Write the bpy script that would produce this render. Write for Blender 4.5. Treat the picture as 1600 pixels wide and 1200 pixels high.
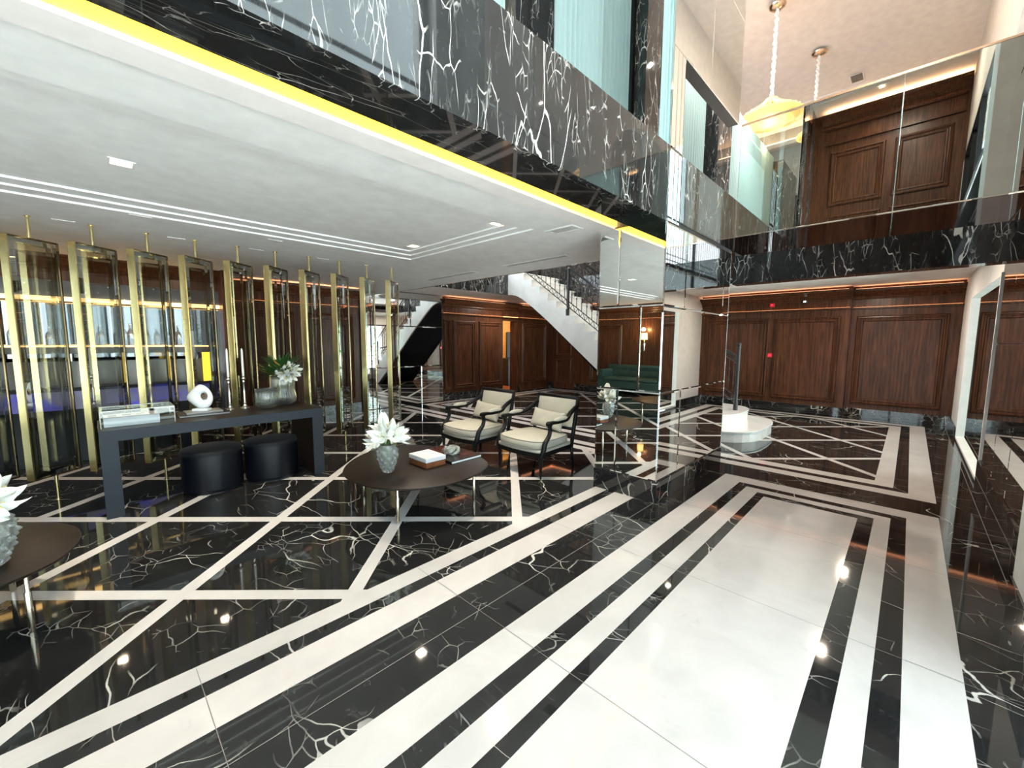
import bpy, bmesh, math, random
from mathutils import Vector, Matrix
random.seed(7)
PI = math.pi
sc = bpy.context.scene
for o in list(bpy.data.objects): bpy.data.objects.remove(o)
COL = sc.collection

# ------------------------------------------------------------------ camera
H = 1.6                                   # eye height, metres
F_PX, PITCH, ROLL, YAW = 639.03, .10297, .00471, .014655
def cam_basis():
    cp, sp, cr, sr = math.cos(PITCH), math.sin(PITCH), math.cos(ROLL), math.sin(ROLL)
    s = 2**-.5
    R = Matrix(((s, s, 0), (-s, s, 0), (0, 0, 1)))
    fw = Vector((math.sin(YAW)*cp, math.cos(YAW)*cp, -sp)); rt = Vector((math.cos(YAW), -math.sin(YAW), 0))
    up = rt.cross(fw)
    return R@(rt*cr+up*sr), R@(up*cr-rt*sr), R@fw
RT, UP, FW = cam_basis()
cd = bpy.data.cameras.new('camera'); cam = bpy.data.objects.new('camera', cd); COL.objects.link(cam)
cd.sensor_width = 36; cd.lens = 36*F_PX/1600; cd.clip_start = .02; cd.clip_end = 200
M = Matrix((( RT.x, UP.x, -FW.x, 0), (RT.y, UP.y, -FW.y, 0), (RT.z, UP.z, -FW.z, H), (0, 0, 0, 1)))
cam.matrix_world = M; sc.camera = cam

# ------------------------------------------------------------------ world, exposure
sc.view_settings.view_transform = 'Standard'; sc.view_settings.look = 'None'
sc.view_settings.gamma = 1; sc.view_settings.use_curve_mapping = False
sc.view_settings.exposure = 0.94
w = bpy.data.worlds.new('sky'); sc.world = w; w.use_nodes = True
bg = w.node_tree.nodes['Background']
bg.inputs[0].default_value = (.80, .93, 1, 1); bg.inputs[1].default_value = 3.4
sc.cycles.max_bounces = 10; sc.cycles.transparent_max_bounces = 16; sc.cycles.glossy_bounces = 7
sc.cycles.transmission_bounces = 8; sc.cycles.caustics_reflective = False; sc.cycles.caustics_refractive = False
sc.cycles.sample_clamp_indirect = 6
sun = bpy.data.lights.new('sun', 'SUN'); sun.energy = 26; sun.angle = .01; so_ = bpy.data.objects.new('sun', sun); COL.objects.link(so_)
so_.rotation_euler = (math.radians(-4), 0, 0)      # added overhead sun: paving outside bounces its light up to the lounge ceiling
def area(loc, rot, sx, sy, energy, col=(1, 1, 1), portal=False, name='area_light', spread=180):
    l = bpy.data.lights.new(name, 'AREA'); l.shape = 'RECTANGLE'; l.size = sx; l.size_y = sy
    l.energy = energy; l.color = col; l.spread = math.radians(spread)
    if portal: l.cycles.is_portal = True
    o = bpy.data.objects.new(name, l); COL.objects.link(o); o.location = loc; o.rotation_euler = rot
    return o
# daylight comes in through the glazed walls: portals only guide the sampling of the sky
area((-1.1, -1.05, 3.1), (-PI/2, 0, 0), 8.2, 6.4, 1, portal=True, name='sky_portal')
area((8.5, -1.0, 1.2), (-PI/2, 0, 0), 3.1, 2.4, 1, portal=True, name='sky_portal')
area((8.0, -1.0, 4.7), (-PI/2, 0, 0), 3.2, 3.4, 1, portal=True, name='sky_portal')
area((-5.9, .55, 1.3), (0, -PI/2, 0), 2.6, 2.4, 1, portal=True, name='sky_portal')
area((4.3, 3.2, 6.0), (PI/2, 0, 0), 1.9, 5.6, 1, portal=True, name='sky_portal')

# ------------------------------------------------------------------ materials
MATS = {}
class NT:
    def __init__(s, name):
        m = bpy.data.materials.new(name); m.use_nodes = True; s.m = m; s.t = m.node_tree; s.n = s.t.nodes; s.l = s.t.links
        s.b = s.n['Principled BSDF']; s.o = s.n['Material Output']
    def add(s, typ, **k):
        n = s.n.new(typ)
        for a, b in k.items(): setattr(n, a, b)
        return n
    def link(s, a, b): s.l.new(a, b)
    def math(s, op, a, b=None, c=None):
        n = s.add('ShaderNodeMath', operation=op)
        for i, v in enumerate((a, b, c)):
            if v is None: continue
            if isinstance(v, (int, float)): n.inputs[i].default_value = v
            else: s.link(v, n.inputs[i])
        return n.outputs[0]
    def vec(s, scale=(1, 1, 1), rot=(0, 0, 0)):
        c = s.add('ShaderNodeTexCoord'); mp = s.add('ShaderNodeMapping')
        mp.inputs['Scale'].default_value = scale; mp.inputs['Rotation'].default_value = rot
        s.link(c.outputs['Object'], mp.inputs[0]); return mp.outputs[0]
    def noise(s, v, scale, det=4, rough=.5, dist=0):
        n = s.add('ShaderNodeTexNoise'); n.inputs['Scale'].default_value = scale; n.inputs['Detail'].default_value = det
        n.inputs['Roughness'].default_value = rough; n.inputs['Distortion'].default_value = dist
        s.link(v, n.inputs['Vector']); return n
    def ramp(s, f, *stops):
        r = s.add('ShaderNodeValToRGB'); e = r.color_ramp.elements
        while len(e) < len(stops): e.new(.5)
        for el, (p, c) in zip(e, stops):
            el.position = p; el.color = (*c, 1) if len(c) == 3 else c
        s.link(f, r.inputs[0]); return r.outputs[0]
    def mix(s, f, a, b):
        n = s.add('ShaderNodeMix', data_type='RGBA')
        for sock, v in ((n.inputs[0], f), (n.inputs[6], a), (n.inputs[7], b)):
            if isinstance(v, (int, float)): sock.default_value = v
            elif isinstance(v, tuple): sock.default_value = (*v, 1)
            else: s.link(v, sock)
        return n.outputs[2]
    def warp(s, v, scale, amt):
        n = s.noise(v, scale, 3); a = s.add('ShaderNodeVectorMath', operation='SUBTRACT'); s.link(n.outputs['Color'], a.inputs[0]); a.inputs[1].default_value = (.5, .5, .5)
        b = s.add('ShaderNodeVectorMath', operation='SCALE'); s.link(a.outputs[0], b.inputs[0]); b.inputs['Scale'].default_value = amt
        c = s.add('ShaderNodeVectorMath', operation='ADD'); s.link(v, c.inputs[0]); s.link(b.outputs[0], c.inputs[1]); return c.outputs[0]
def plain(name, col, rough=.5, metal=0, **k):
    t = NT(name); t.b.inputs['Base Color'].default_value = (*col, 1); t.b.inputs['Roughness'].default_value = rough
    t.b.inputs['Metallic'].default_value = metal
    for a, b in k.items(): t.b.inputs[a.replace('_', ' ')].default_value = b
    # faint tone variation so nothing is perfectly flat
    if metal == 0:
        n = t.noise(t.vec(), 6, 3); c = t.mix(t.ramp(n.outputs['Fac'], (.3, (0, 0, 0)), (.7, (1, 1, 1))), tuple(x*.94 for x in col), tuple(min(1, x*1.04) for x in col))
        t.link(c, t.b.inputs['Base Color'])
    MATS[name] = t.m; return t
def emit(name, col, st):
    t = NT(name); t.b.inputs['Base Color'].default_value = (*col, 1); t.b.inputs['Emission Color'].default_value = (*col, 1)
    t.b.inputs['Emission Strength'].default_value = st; MATS[name] = t.m
def black_marble(name, scale=(1.15, .8, 1), rot=(0, 0, 0), dens=1.0, rough=.035, cloud=.022, vw=1.0):
    t = NT(name); v = t.vec(scale, rot); wv = t.warp(v, .9, .7); wv = t.warp(wv, 6, .045)
    def veins(vv, sc_, w_, msc, lo, hi):
        vo = t.add('ShaderNodeTexVoronoi', feature='DISTANCE_TO_EDGE'); vo.inputs['Scale'].default_value = sc_; t.link(vv, vo.inputs['Vector'])
        wd = t.noise(v, 3.1, 2); wid = t.math('MULTIPLY', wd.outputs['Fac'], w_*2)
        line = t.math('SUBTRACT', 1, t.math('DIVIDE', vo.outputs['Distance'], wid)); line = t.math('MAXIMUM', line, 0)
        line = t.math('MINIMUM', t.math('MULTIPLY', line, 2.2), 1)
        ms = t.noise(v, msc, 2, .5); mk = t.ramp(ms.outputs['Fac'], (lo, (0, 0, 0)), (hi, (1, 1, 1)))
        return t.math('MULTIPLY', line, mk)
    a = veins(wv, 1.25, .0048*vw, .9, .51, .60)
    b = veins(wv, 3.2, .008*vw, 1.9, .52, .62)
    c = veins(wv, 7.5, .020*vw, 2.6, .54, .66)
    fl = t.noise(t.warp(v, 3, .5), 9, 6, .62); flk = t.ramp(fl.outputs['Fac'], (.60, (0, 0, 0)), (.78, (1, 1, 1)))
    tot = t.math('ADD', t.math('MULTIPLY', a, .85*dens), t.math('MULTIPLY', b, .62*dens))
    tot = t.math('ADD', tot, t.math('MULTIPLY', c, .30*dens)); tot = t.math('ADD', tot, t.math('MULTIPLY', flk, .07*dens)); tot = t.math('MINIMUM', tot, 1)
    base = t.mix(t.noise(v, 2.0, 5, .6).outputs['Fac'], (.0035, .0038, .0045), (cloud, cloud*1.03, cloud*1.05))
    t.link(t.mix(tot, base, (.72, .70, .66)), t.b.inputs['Base Color'])
    t.b.inputs['Roughness'].default_value = rough; t.b.inputs['IOR'].default_value = 1.6; MATS[name] = t.m
black_marble('black_marble_floor')
black_marble('black_marble_wall', scale=(3.6, 3.6, 1.1), vw=2.2, dens=1.35, rough=.03, cloud=.035)
black_marble('black_marble_base', scale=(1.6, 1.6, 1.2), vw=1.5, dens=1.0, rough=.03)
black_marble('black_marble_soffit', scale=(.8, 3.4, 1), dens=.8, rough=.03)
def white_marble(name, col=(.60, .58, .57), rough=.07):
    t = NT(name); v = t.vec(); wv = t.warp(v, 1.1, 1.2)
    n1 = t.noise(wv, 1.4, 6, .62); n2 = t.noise(t.warp(v, 4, .4), 5, 4, .7)
    c1 = t.mix(t.ramp(n1.outputs['Fac'], (.38, (1, 1, 1)), (.62, (0, 0, 0))), col, tuple(x*.86 for x in col))
    c2 = t.mix(t.ramp(n2.outputs['Fac'], (.66, (0, 0, 0)), (.80, (.5, .5, .5))), c1, (col[0]*.62, col[1]*.60, col[2]*.62))
    t.link(c2, t.b.inputs['Base Color']); t.b.inputs['Roughness'].default_value = rough; t.b.inputs['IOR'].default_value = 1.5; MATS[name] = t.m
white_marble('white_marble'); white_marble('stair_marble', (.80, .80, .78), .12)
def wood(name, dark, light, scale=(9, 9, .55), rough=.28, flame=True, spec=.35):
    t = NT(name); v = t.vec(scale); n = t.noise(t.warp(v, .8, .6), 2.2, 7, .6, .6)
    c = t.mix(t.ramp(n.outputs['Fac'], (.3, (0, 0, 0)), (.72, (1, 1, 1))), dark, light)
    if flame:
        v2 = t.vec((1.6, 1.6, .42)); wv = t.add('ShaderNodeTexWave', wave_type='BANDS', bands_direction='X'); wv.inputs['Scale'].default_value = 3.2
        wv.inputs['Distortion'].default_value = 7; wv.inputs['Detail'].default_value = 3; wv.inputs['Detail Scale'].default_value = 1.2; t.link(v2, wv.inputs['Vector'])
        v3 = t.add('ShaderNodeTexWave', wave_type='BANDS', bands_direction='Y'); v3.inputs['Scale'].default_value = 3.2
        v3.inputs['Distortion'].default_value = 7; v3.inputs['Detail'].default_value = 3; v3.inputs['Detail Scale'].default_value = 1.2; t.link(v2, v3.inputs['Vector'])
        f = t.math('MULTIPLY', t.math('MULTIPLY', wv.outputs['Fac'], v3.outputs['Fac']), .55)
        c = t.mix(f, c, tuple(x*.32 for x in dark))
    t.link(c, t.b.inputs['Base Color']); t.b.inputs['Roughness'].default_value = rough; t.b.inputs['Specular IOR Level'].default_value = spec; MATS[name] = t.m
wood('walnut', (.036, .0125, .0065), (.135, .054, .025), rough=.30, spec=.22)
wood('espresso', (.005, .003, .002), (.017, .009, .006), (3, 3, 30), .40, False, .2)
wood('cherry', (.10, .035, .015), (.22, .085, .035), (4, 4, 14), .35, False)
wood('oak_glow', (.40, .22, .07), (.60, .36, .13), (2, 2, 9), .5, False)
plain('plaster', (.90, .90, .905), .85); plain('plaster_warm', (.90, .85, .82), .85); plain('paint_white', (.86, .86, .86), .6)
plain('lip_pink', (.93, .89, .88), .8)  # slightly pinker than the ceiling plaster
plain('grey_wall', (.30, .30, .285), .8); plain('taupe_wall', (.68, .61, .54), .8); plain('black_paint', (.006, .006, .008), .35); plain('black_iron', (.012, .011, .012), .38)
plain('charcoal_frame', (.002, .002, .0025), .45, 0, Specular_IOR_Level=.22)
plain('mirror', (.90, .93, .92), .012, 1); plain('dark_mirror', (.30, .31, .34), .02, 1); plain('bronze_mirror', (.34, .30, .30), .03, 1); plain('mirror_green', (.74, .79, .76), .008, 1)
plain('brass', (.62, .52, .26), .24, 1); plain('brass_dark_reflect', (.20, .15, .085), .15, 1); plain('rose_brass', (.75, .55, .40), .22, 1); plain('steel', (.72, .68, .60), .2, 1)  # darker brass: the dark surroundings it would reflect are put into its colour
plain('champagne', (.70, .62, .48), .22, 1); plain('silver', (.85, .80, .72), .12, 1)
plain('fabric', (.345, .335, .285), .7); plain('piping', (.17, .17, .145), .8); plain('black_velvet', (.002, .003, .005), .6, 0, Sheen_Weight=.05, Specular_IOR_Level=.25)
plain('black_satin', (.002, .003, .006), .36, 0, Specular_IOR_Level=.35)
plain('green_velvet', (.018, .055, .045), .7); plain('petal', (.74, .76, .72), .6); plain('anther', (.60, .45, .12), .7)
plain('stem_green', (.10, .22, .05), .6); plain('leaf_green', (.018, .075, .014), .38); plain('leaf_ochre', (.55, .28, .06), .5)
plain('candle', (.90, .86, .80), .5); plain('alabaster', (.84, .86, .88), .42, 0, Subsurface_Weight=.1); plain('white_lacquer', (.60, .62, .64), .3)
plain('pages', (.78, .80, .80), .7); plain('cover_dark', (.010, .006, .006), .22); plain('cover_red', (.06, .012, .008), .25); plain('cover_grey', (.23, .23, .22), .3)
plain('red_plastic', (.65, .02, .03), .35); plain('grout', (.18, .17, .16), .8); plain('joint_light', (.22, .22, .22), .5)
plain('leaf_outside', (.10, .28, .08), .7); plain('ground_pale', (.74, .75, .72), .9); plain('grille', (.50, .50, .49), .6)
plain('lamp_shade_off', (.8, .7, .5), .7); plain('counter_grey', (.13, .14, .135), .12)
emit('led_yellow', (1, .62, .06), 1.55); emit('led_orange', (1, .42, .16), 1.6); emit('led_amber', (1, .62, .22), 2.2); emit('led_cove', (1, .62, .34), 8); emit('led_cove2', (1, .50, .26), 1.3); emit('led_blue', (.10, .10, 1), 2.2)
emit('lamp_warm', (1, .86, .52), 3.0); emit('shade_glow', (1, .62, .22), 2.2); emit('bead_glow', (1, .62, .20), .38); emit('led_white', (1, .98, .9), 5); emit('exit_red', (1, .03, .08), .8)
def thin_glass(name, tint, refl, rough=0.0, add=0.0):
    t = NT(name); t.n.remove(t.b)
    tr = t.add('ShaderNodeBsdfTransparent'); tr.inputs[0].default_value = (*tint, 1)
    gl = t.add('ShaderNodeBsdfGlossy'); gl.inputs['Roughness'].default_value = rough; gl.inputs['Color'].default_value = (.95, 1, .98, 1)
    fr = t.add('ShaderNodeFresnel'); fr.inputs['IOR'].default_value = 1.5
    f = t.math('MINIMUM', t.math('ADD', fr.outputs[0], refl), 1); mx = t.add('ShaderNodeMixShader'); t.link(f, mx.inputs[0]); t.link(tr.outputs[0], mx.inputs[1]); t.link(gl.outputs[0], mx.inputs[2])
    t.link(mx.outputs[0], t.o.inputs[0]); MATS[name] = t.m
thin_glass('pane', (.93, .98, .96), .02); thin_glass('balustrade_glass', (.88, .94, .92), .05); thin_glass('smoke_glass', (.66, .66, .64), .24)
thin_glass('mirror_tint', (.45, .45, .44), .30); thin_glass('acrylic', (.96, .98, .97), .03)
def glass(name, col, rough=.02, ior=1.5, milky=.0):
    t = NT(name); t.b.inputs['Base Color'].default_value = (*col, 1); t.b.inputs['Roughness'].default_value = rough; t.b.inputs['IOR'].default_value = ior
    t.b.inputs['Transmission Weight'].default_value = 1
    # light passes through instead of a black shadow under the vase
    tr = t.add('ShaderNodeBsdfTransparent'); tr.inputs[0].default_value = (*[c*.96 for c in col], 1)
    mx = t.add('ShaderNodeMixShader'); mx.inputs[0].default_value = .15; t.link(t.b.outputs[0], mx.inputs[1]); t.link(tr.outputs[0], mx.inputs[2])
    df = t.add('ShaderNodeBsdfDiffuse'); df.inputs[0].default_value = (.85, .92, .88, 1); m3 = t.add('ShaderNodeMixShader'); m3.inputs[0].default_value = milky
    t.link(mx.outputs[0], m3.inputs[1]); t.link(df.outputs[0], m3.inputs[2]); t.link(m3.outputs[0], t.o.inputs[0])
    MATS[name] = t.m
glass('crystal', (.95, 1, .98), milky=.15); glass('clear_glass', (.96, 1, .98), milky=.04); glass('amber_glass', (1, .92, .78))
t = NT('curtain'); t.n.remove(t.b); d = t.add('ShaderNodeBsdfDiffuse'); d.inputs[0].default_value = (.42, .54, .53, 1); tl = t.add('ShaderNodeBsdfTranslucent'); tl.inputs[0].default_value = (.26, .37, .37, 1)
mx = t.add('ShaderNodeMixShader'); mx.inputs[0].default_value = .5; t.link(d.outputs[0], mx.inputs[1]); t.link(tl.outputs[0], mx.inputs[2]); t.link(mx.outputs[0], t.o.inputs[0]); MATS['curtain'] = t.m
# dark glass band behind the bar with small specks of light in it
t = NT('starry_glass'); v = t.vec((1, 1, 1)); vo = t.add('ShaderNodeTexVoronoi'); vo.inputs['Scale'].default_value = 11; t.link(v, vo.inputs['Vector'])
spk = t.ramp(vo.outputs['Distance'], (.07, (1, 1, 1)), (.12, (0, 0, 0)))
nz = t.noise(v, 3, 4); t.link(t.mix(nz.outputs['Fac'], (.03, .035, .05), (.16, .18, .20)), t.b.inputs['Base Color']); t.b.inputs['Roughness'].default_value = .1
t.link(spk, t.b.inputs['Emission Color']); t.b.inputs['Emission Strength'].default_value = .9; MATS['starry_glass'] = t.m
t = NT('blue_glass'); v = t.vec(); nz = t.noise(v, 2.2, 3); c = t.ramp(nz.outputs['Fac'], (.50, (.17, .17, .25)), (.60, (.09, .09, .62)))
t.link(c, t.b.inputs['Base Color']); t.link(c, t.b.inputs['Emission Color']); t.b.inputs['Emission Strength'].default_value = .22; t.b.inputs['Roughness'].default_value = .15; MATS['blue_glass'] = t.m

# ------------------------------------------------------------------ mesh helpers
class MB:
    def __init__(s): s.v = []; s.f = []; s.mi = []
    def add(s, verts, faces, mi=0):
        b = len(s.v); s.v += [tuple(p) for p in verts]; s.f += [tuple(b+i for i in f) for f in faces]; s.mi += [mi]*len(faces); return s
    def box(s, x0, x1, y0, y1, z0, z1, mi=0):
        V = [(x, y, z) for z in (z0, z1) for y in (y0, y1) for x in (x0, x1)]
        return s.add(V, [(0, 2, 3, 1), (4, 5, 7, 6), (0, 1, 5, 4), (2, 6, 7, 3), (0, 4, 6, 2), (1, 3, 7, 5)], mi)
    def prism(s, poly, z0, z1, mi=0, M=None):
        n = len(poly); V = [Vector((x, y, z0)) for x, y in poly]+[Vector((x, y, z1)) for x, y in poly]
        if M: V = [M@p for p in V]
        return s.add(V, [tuple(range(n-1, -1, -1)), tuple(range(n, 2*n))]+[(i, (i+1) % n, n+(i+1) % n, n+i) for i in range(n)], mi)
    def tube(s, pts, r, n=10, mi=0, flat=1.0, cap=True, upv=None):
        pts = [Vector(p) for p in pts]; R = r if isinstance(r, (list, tuple)) else [r]*len(pts)
        rings = []; prev = None
        for i, p in enumerate(pts):
            a = pts[max(i-1, 0)]; b = pts[min(i+1, len(pts)-1)]; d = (b-a).normalized() if (b-a).length > 1e-9 else Vector((0, 0, 1))
            u = Vector(upv) if upv else (prev if prev else (Vector((0, 0, 1)) if abs(d.z) < .9 else Vector((1, 0, 0))))
            x = (u-d*u.dot(d)); x = x.normalized() if x.length > 1e-6 else d.orthogonal().normalized(); prev = x; y = d.cross(x)
            rings.append([p+(x*math.cos(2*PI*k/n)*R[i]+y*math.sin(2*PI*k/n)*R[i]*flat) for k in range(n)])
        V = [q for rg in rings for q in rg]; Fc = []
        for i in range(len(pts)-1):
            for k in range(n): Fc.append((i*n+k, i*n+(k+1) % n, (i+1)*n+(k+1) % n, (i+1)*n+k))
        if cap: Fc += [tuple(range(n-1, -1, -1)), tuple((len(pts)-1)*n+k for k in range(n))]
        return s.add(V, Fc, mi)
    def lathe(s, prof, n=32, c=(0, 0, 0), mod=None, mi=0):
        V = []; Fc = []
        for i, (r, z) in enumerate(prof):
            for k in range(n):
                a = 2*PI*k/n; rr = r*(mod(a, z, i) if mod else 1); V.append((c[0]+rr*math.cos(a), c[1]+rr*math.sin(a), c[2]+z))
        for i in range(len(prof)-1):
            for k in range(n): Fc.append((i*n+k, i*n+(k+1) % n, (i+1)*n+(k+1) % n, (i+1)*n+k))
        if prof[0][0] > 1e-6: Fc.append(tuple(range(n-1, -1, -1)))
        if prof[-1][0] > 1e-6: Fc.append(tuple((len(prof)-1)*n+k for k in range(n)))
        return s.add(V, Fc, mi)
    def grid(s, fn, nu, nv, mi=0, close=False):
        V = [fn(i/nu, j/nv) for i in range(nu+1) for j in range(nv+1)]
        return s.add(V, [(i*(nv+1)+j, (i+1)*(nv+1)+j, (i+1)*(nv+1)+j+1, i*(nv+1)+j+1) for i in range(nu) for j in range(nv)], mi)
    def build(s, name, mats, parent=None, smooth=False, bevel=0, org=None, loc=None, subsurf=0, solid=0, autos=None):
        me = bpy.data.meshes.new(name); o = bpy.data.objects.new(name, me); COL.objects.link(o)
        V = s.v
        if org: V = [(x-org[0], y-org[1], z-org[2]) for x, y, z in V]; o.location = org
        me.from_pydata(V, [], s.f)
        for m in (mats if isinstance(mats, (list, tuple)) else [mats]): me.materials.append(MATS[m])
        me.polygons.foreach_set('material_index', s.mi)
        bm = bmesh.new(); bm.from_mesh(me); bmesh.ops.remove_doubles(bm, verts=bm.verts, dist=1e-6); bmesh.ops.recalc_face_normals(bm, faces=bm.faces); bm.to_mesh(me); bm.free()
        if smooth:
            me.polygons.foreach_set('use_smooth', [True]*len(me.polygons))
            if autos: me.set_sharp_from_angle(angle=math.radians(autos))
        if parent: o.parent = parent
        if loc: o.location = loc
        if bevel: b = o.modifiers.new('bevel', 'BEVEL'); b.width = bevel; b.segments = 2; b.limit_method = 'ANGLE'
        if solid: b = o.modifiers.new('solid', 'SOLIDIFY'); b.thickness = solid; b.offset = 0
        if subsurf: b = o.modifiers.new('sub', 'SUBSURF'); b.levels = subsurf; b.render_levels = subsurf
        me.update(); return o
def tag(o, label=None, cat=None, group=None, kind=None):
    if label: o['label'] = label
    if cat: o['category'] = cat
    if group: o['group'] = group
    if kind: o['kind'] = kind
    return o
def empty(name, loc, label, cat, group=None, rz=0, kind=None):
    o = bpy.data.objects.new(name, None); COL.objects.link(o); o.location = loc; o.rotation_euler = (0, 0, rz); o.empty_display_size = .1
    return tag(o, label, cat, group, kind)
def copy_tree(o, parent=None, loc=None, rz=None):
    c = o.copy(); COL.objects.link(c); c.parent = parent
    if loc is not None: c.location = loc
    if rz is not None: c.rotation_euler = (0, 0, rz)
    for ch in list(o.children): copy_tree(ch, c)
    return c
def struct(o, label=None): return tag(o, label, 'room', None, 'structure') if label else tag(o, kind='structure')
def smooth_pts(pts, n=8, closed=False):
    P = [Vector(p) for p in pts]; out = []; N = len(P)
    rng = range(N if closed else N-1)
    for i in rng:
        p0 = P[(i-1) % N] if closed else P[max(i-1, 0)]; p1 = P[i]; p2 = P[(i+1) % N]; p3 = P[(i+2) % N] if closed else P[min(i+2, N-1)]
        for k in range(n):
            t_ = k/n; out.append(.5*((2*p1)+(p2-p0)*t_+(2*p0-5*p1+4*p2-p3)*t_*t_+(3*p1-p0-3*p2+p3)*t_**3))
    if not closed: out.append(P[-1])
    return out
def interp(vals, m):   # stretch a short list of radii to m samples
    out = []
    for i in range(m):
        x = i/(m-1)*(len(vals)-1); k = min(int(x), len(vals)-2); out.append(vals[k]*(1-(x-k))+vals[k+1]*(x-k))
    return out

# ------------------------------------------------------------------ floor
def clip(poly, x0, x1, y0, y1):
    def cut(P, f, g):
        o = []
        for i in range(len(P)):
            a, b = P[i], P[(i+1) % len(P)]; fa, fb = f(a), f(b)
            if fa >= 0: o.append(a)
            if (fa >= 0) != (fb >= 0): t_ = fa/(fa-fb); o.append((a[0]+(b[0]-a[0])*t_, a[1]+(b[1]-a[1])*t_))
        return o
    for f in (lambda p: p[0]-x0, lambda p: x1-p[0], lambda p: p[1]-y0, lambda p: y1-p[1]):
        poly = cut(poly, f, None)
        if len(poly) < 3: return []
    return poly
fl = MB(); fl.box(-5.9, 11.7, -.9, 9.3, -.12, 0, 0)
def inlay(poly, lvl, mi):
    n = len(poly); z = .00035*lvl
    if n >= 3: fl.add([(x, y, z) for x, y in poly], [tuple(range(n))], mi)
def rect(x0, x1, y0, y1, lvl, mi): inlay([(x0, y0), (x1, y0), (x1, y1), (x0, y1)], lvl, mi)
def lattice(x0, x1, y0, y1, dc, ds, sc_, ss, lvl, wd=.095):
    h = wd/2**.5
    for k in range(-12, 13):
        c = dc+ds*k; inlay(clip([(-30, -30-c-h), (30, 30-c-h), (30, 30-c+h), (-30, -30-c+h)], x0, x1, y0, y1), lvl, 1)
        c = sc_+ss*k; inlay(clip([(-30, c+30-h), (30, c-30-h), (30, c-30+h), (-30, c+30+h)], x0, x1, y0, y1), lvl+.45, 1)
# rug of nested bands down the entrance
rect(-5.6, 5.345, -.30, 1.52, 1, 1); rect(-5.4, 5.128, -.086, 1.305, 2, 0); rect(-5.3, 5.022, .017, 1.205, 3, 1)
rect(-5.2, 4.905, .128, 1.07, 4, 0); rect(-5.1, 4.805, .235, .990, 5, 1)
# border strips of the lounge and its diagonal lattice
lattice(-5.6, 5.02, 2.40, 8.9, .15, 1.52, 3.48, 1.565, 1)
rect(-5.6, 3.83, 2.262, 2.405, 2, 1); rect(-5.6, 3.83, 1.945, 2.165, 2, 1)
rect(5.02, 5.20, 2.405, 8.9, 2, 1); rect(5.30, 5.47, 2.405, 8.9, 2, 1)
# lobby field with double border
rect(5.815, 11.13, -.30, 8.84, 1, 1); rect(6.0, 10.94, -.095, 8.65, 2, 0); rect(6.12, 10.82, .025, 8.53, 3, 1); rect(6.31, 10.64, .19, 8.34, 4, 0)
lattice(6.31, 10.64, .19, 8.34, 4.81, 1.52, 7.77, 1.53, 5, .085)
# thin joints between slabs
for i in range(-4, 9):
    x = .253+1.26*i; rect(x-.0015, x+.0015, -.85, 2.39, 7, 2)
for y in (1.733, -.58): rect(-5.6, 11.1, y-.002, y+.002, 6, 3)
floor = fl.build('floor', ['black_marble_floor', 'white_marble', 'grout', 'joint_light']); struct(floor, 'polished black marble floor inlaid with white marble bands and diagonal lattice')

# ------------------------------------------------------------------ wall surfaces helper (u along wall, v up, n out of the wall)
def mapper(kind, c):
    if kind == 'X-': return lambda u, v, n: (c-n, u, v)      # faces -X
    if kind == 'X+': return lambda u, v, n: (c+n, u, v)
    if kind == 'Y-': return lambda u, v, n: (u, c-n, v)      # faces -Y
    return lambda u, v, n: (u, c+n, v)
def pbox(mb, Pf, u0, u1, v0, v1, n0, n1, mi=0):
    a = Pf(u0, v0, n0); b = Pf(u1, v1, n1)
    mb.box(min(a[0], b[0]), max(a[0], b[0]), min(a[1], b[1]), max(a[1], b[1]), min(a[2], b[2]), max(a[2], b[2]), mi)
PROF = [(0, 0), (.004, .022), (.018, .040), (.040, .044), (.054, .022), (.070, .020), (.084, .034), (.104, .032), (.120, .006), (.16, .006)]
def raised(mb, Pf, u0, u1, v0, v1, prof=PROF, mi=0, fill=True):
    loops = []
    for ins, n in prof: loops.append([Pf(u0+ins, v0+ins, n), Pf(u1-ins, v0+ins, n), Pf(u1-ins, v1-ins, n), Pf(u0+ins, v1-ins, n)])
    V = [p for l in loops for p in l]; Fc = []
    for i in range(len(loops)-1):
        for k in range(4): Fc.append((i*4+k, i*4+(k+1) % 4, (i+1)*4+(k+1) % 4, (i+1)*4+k))
    if fill: Fc.append(tuple((len(loops)-1)*4+k for k in range(4)))
    mb.add(V, Fc, mi)
def crown(mb, Pf, u0, u1, vt, depth=.22, h=.20, mi=0):
    prof = [(0, 0), (.03, 0), (.045, .02), (.04, .05), (.09, .10), (.15, .13), (.165, .145), (.20, .16), (.205, .195), (.22, .2)]
    pr = [(a/.22*depth, vt-h+b/.2*h) for a, b in prof]+[(0, vt)]
    n = len(pr); V = [Pf(u, b, a) for u in (u0, u1) for a, b in pr]
    mb.add(V, [tuple(range(n-1, -1, -1)), tuple(range(n, 2*n))]+[(i, (i+1) % n, n+(i+1) % n, n+i) for i in range(n)], mi)
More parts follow.
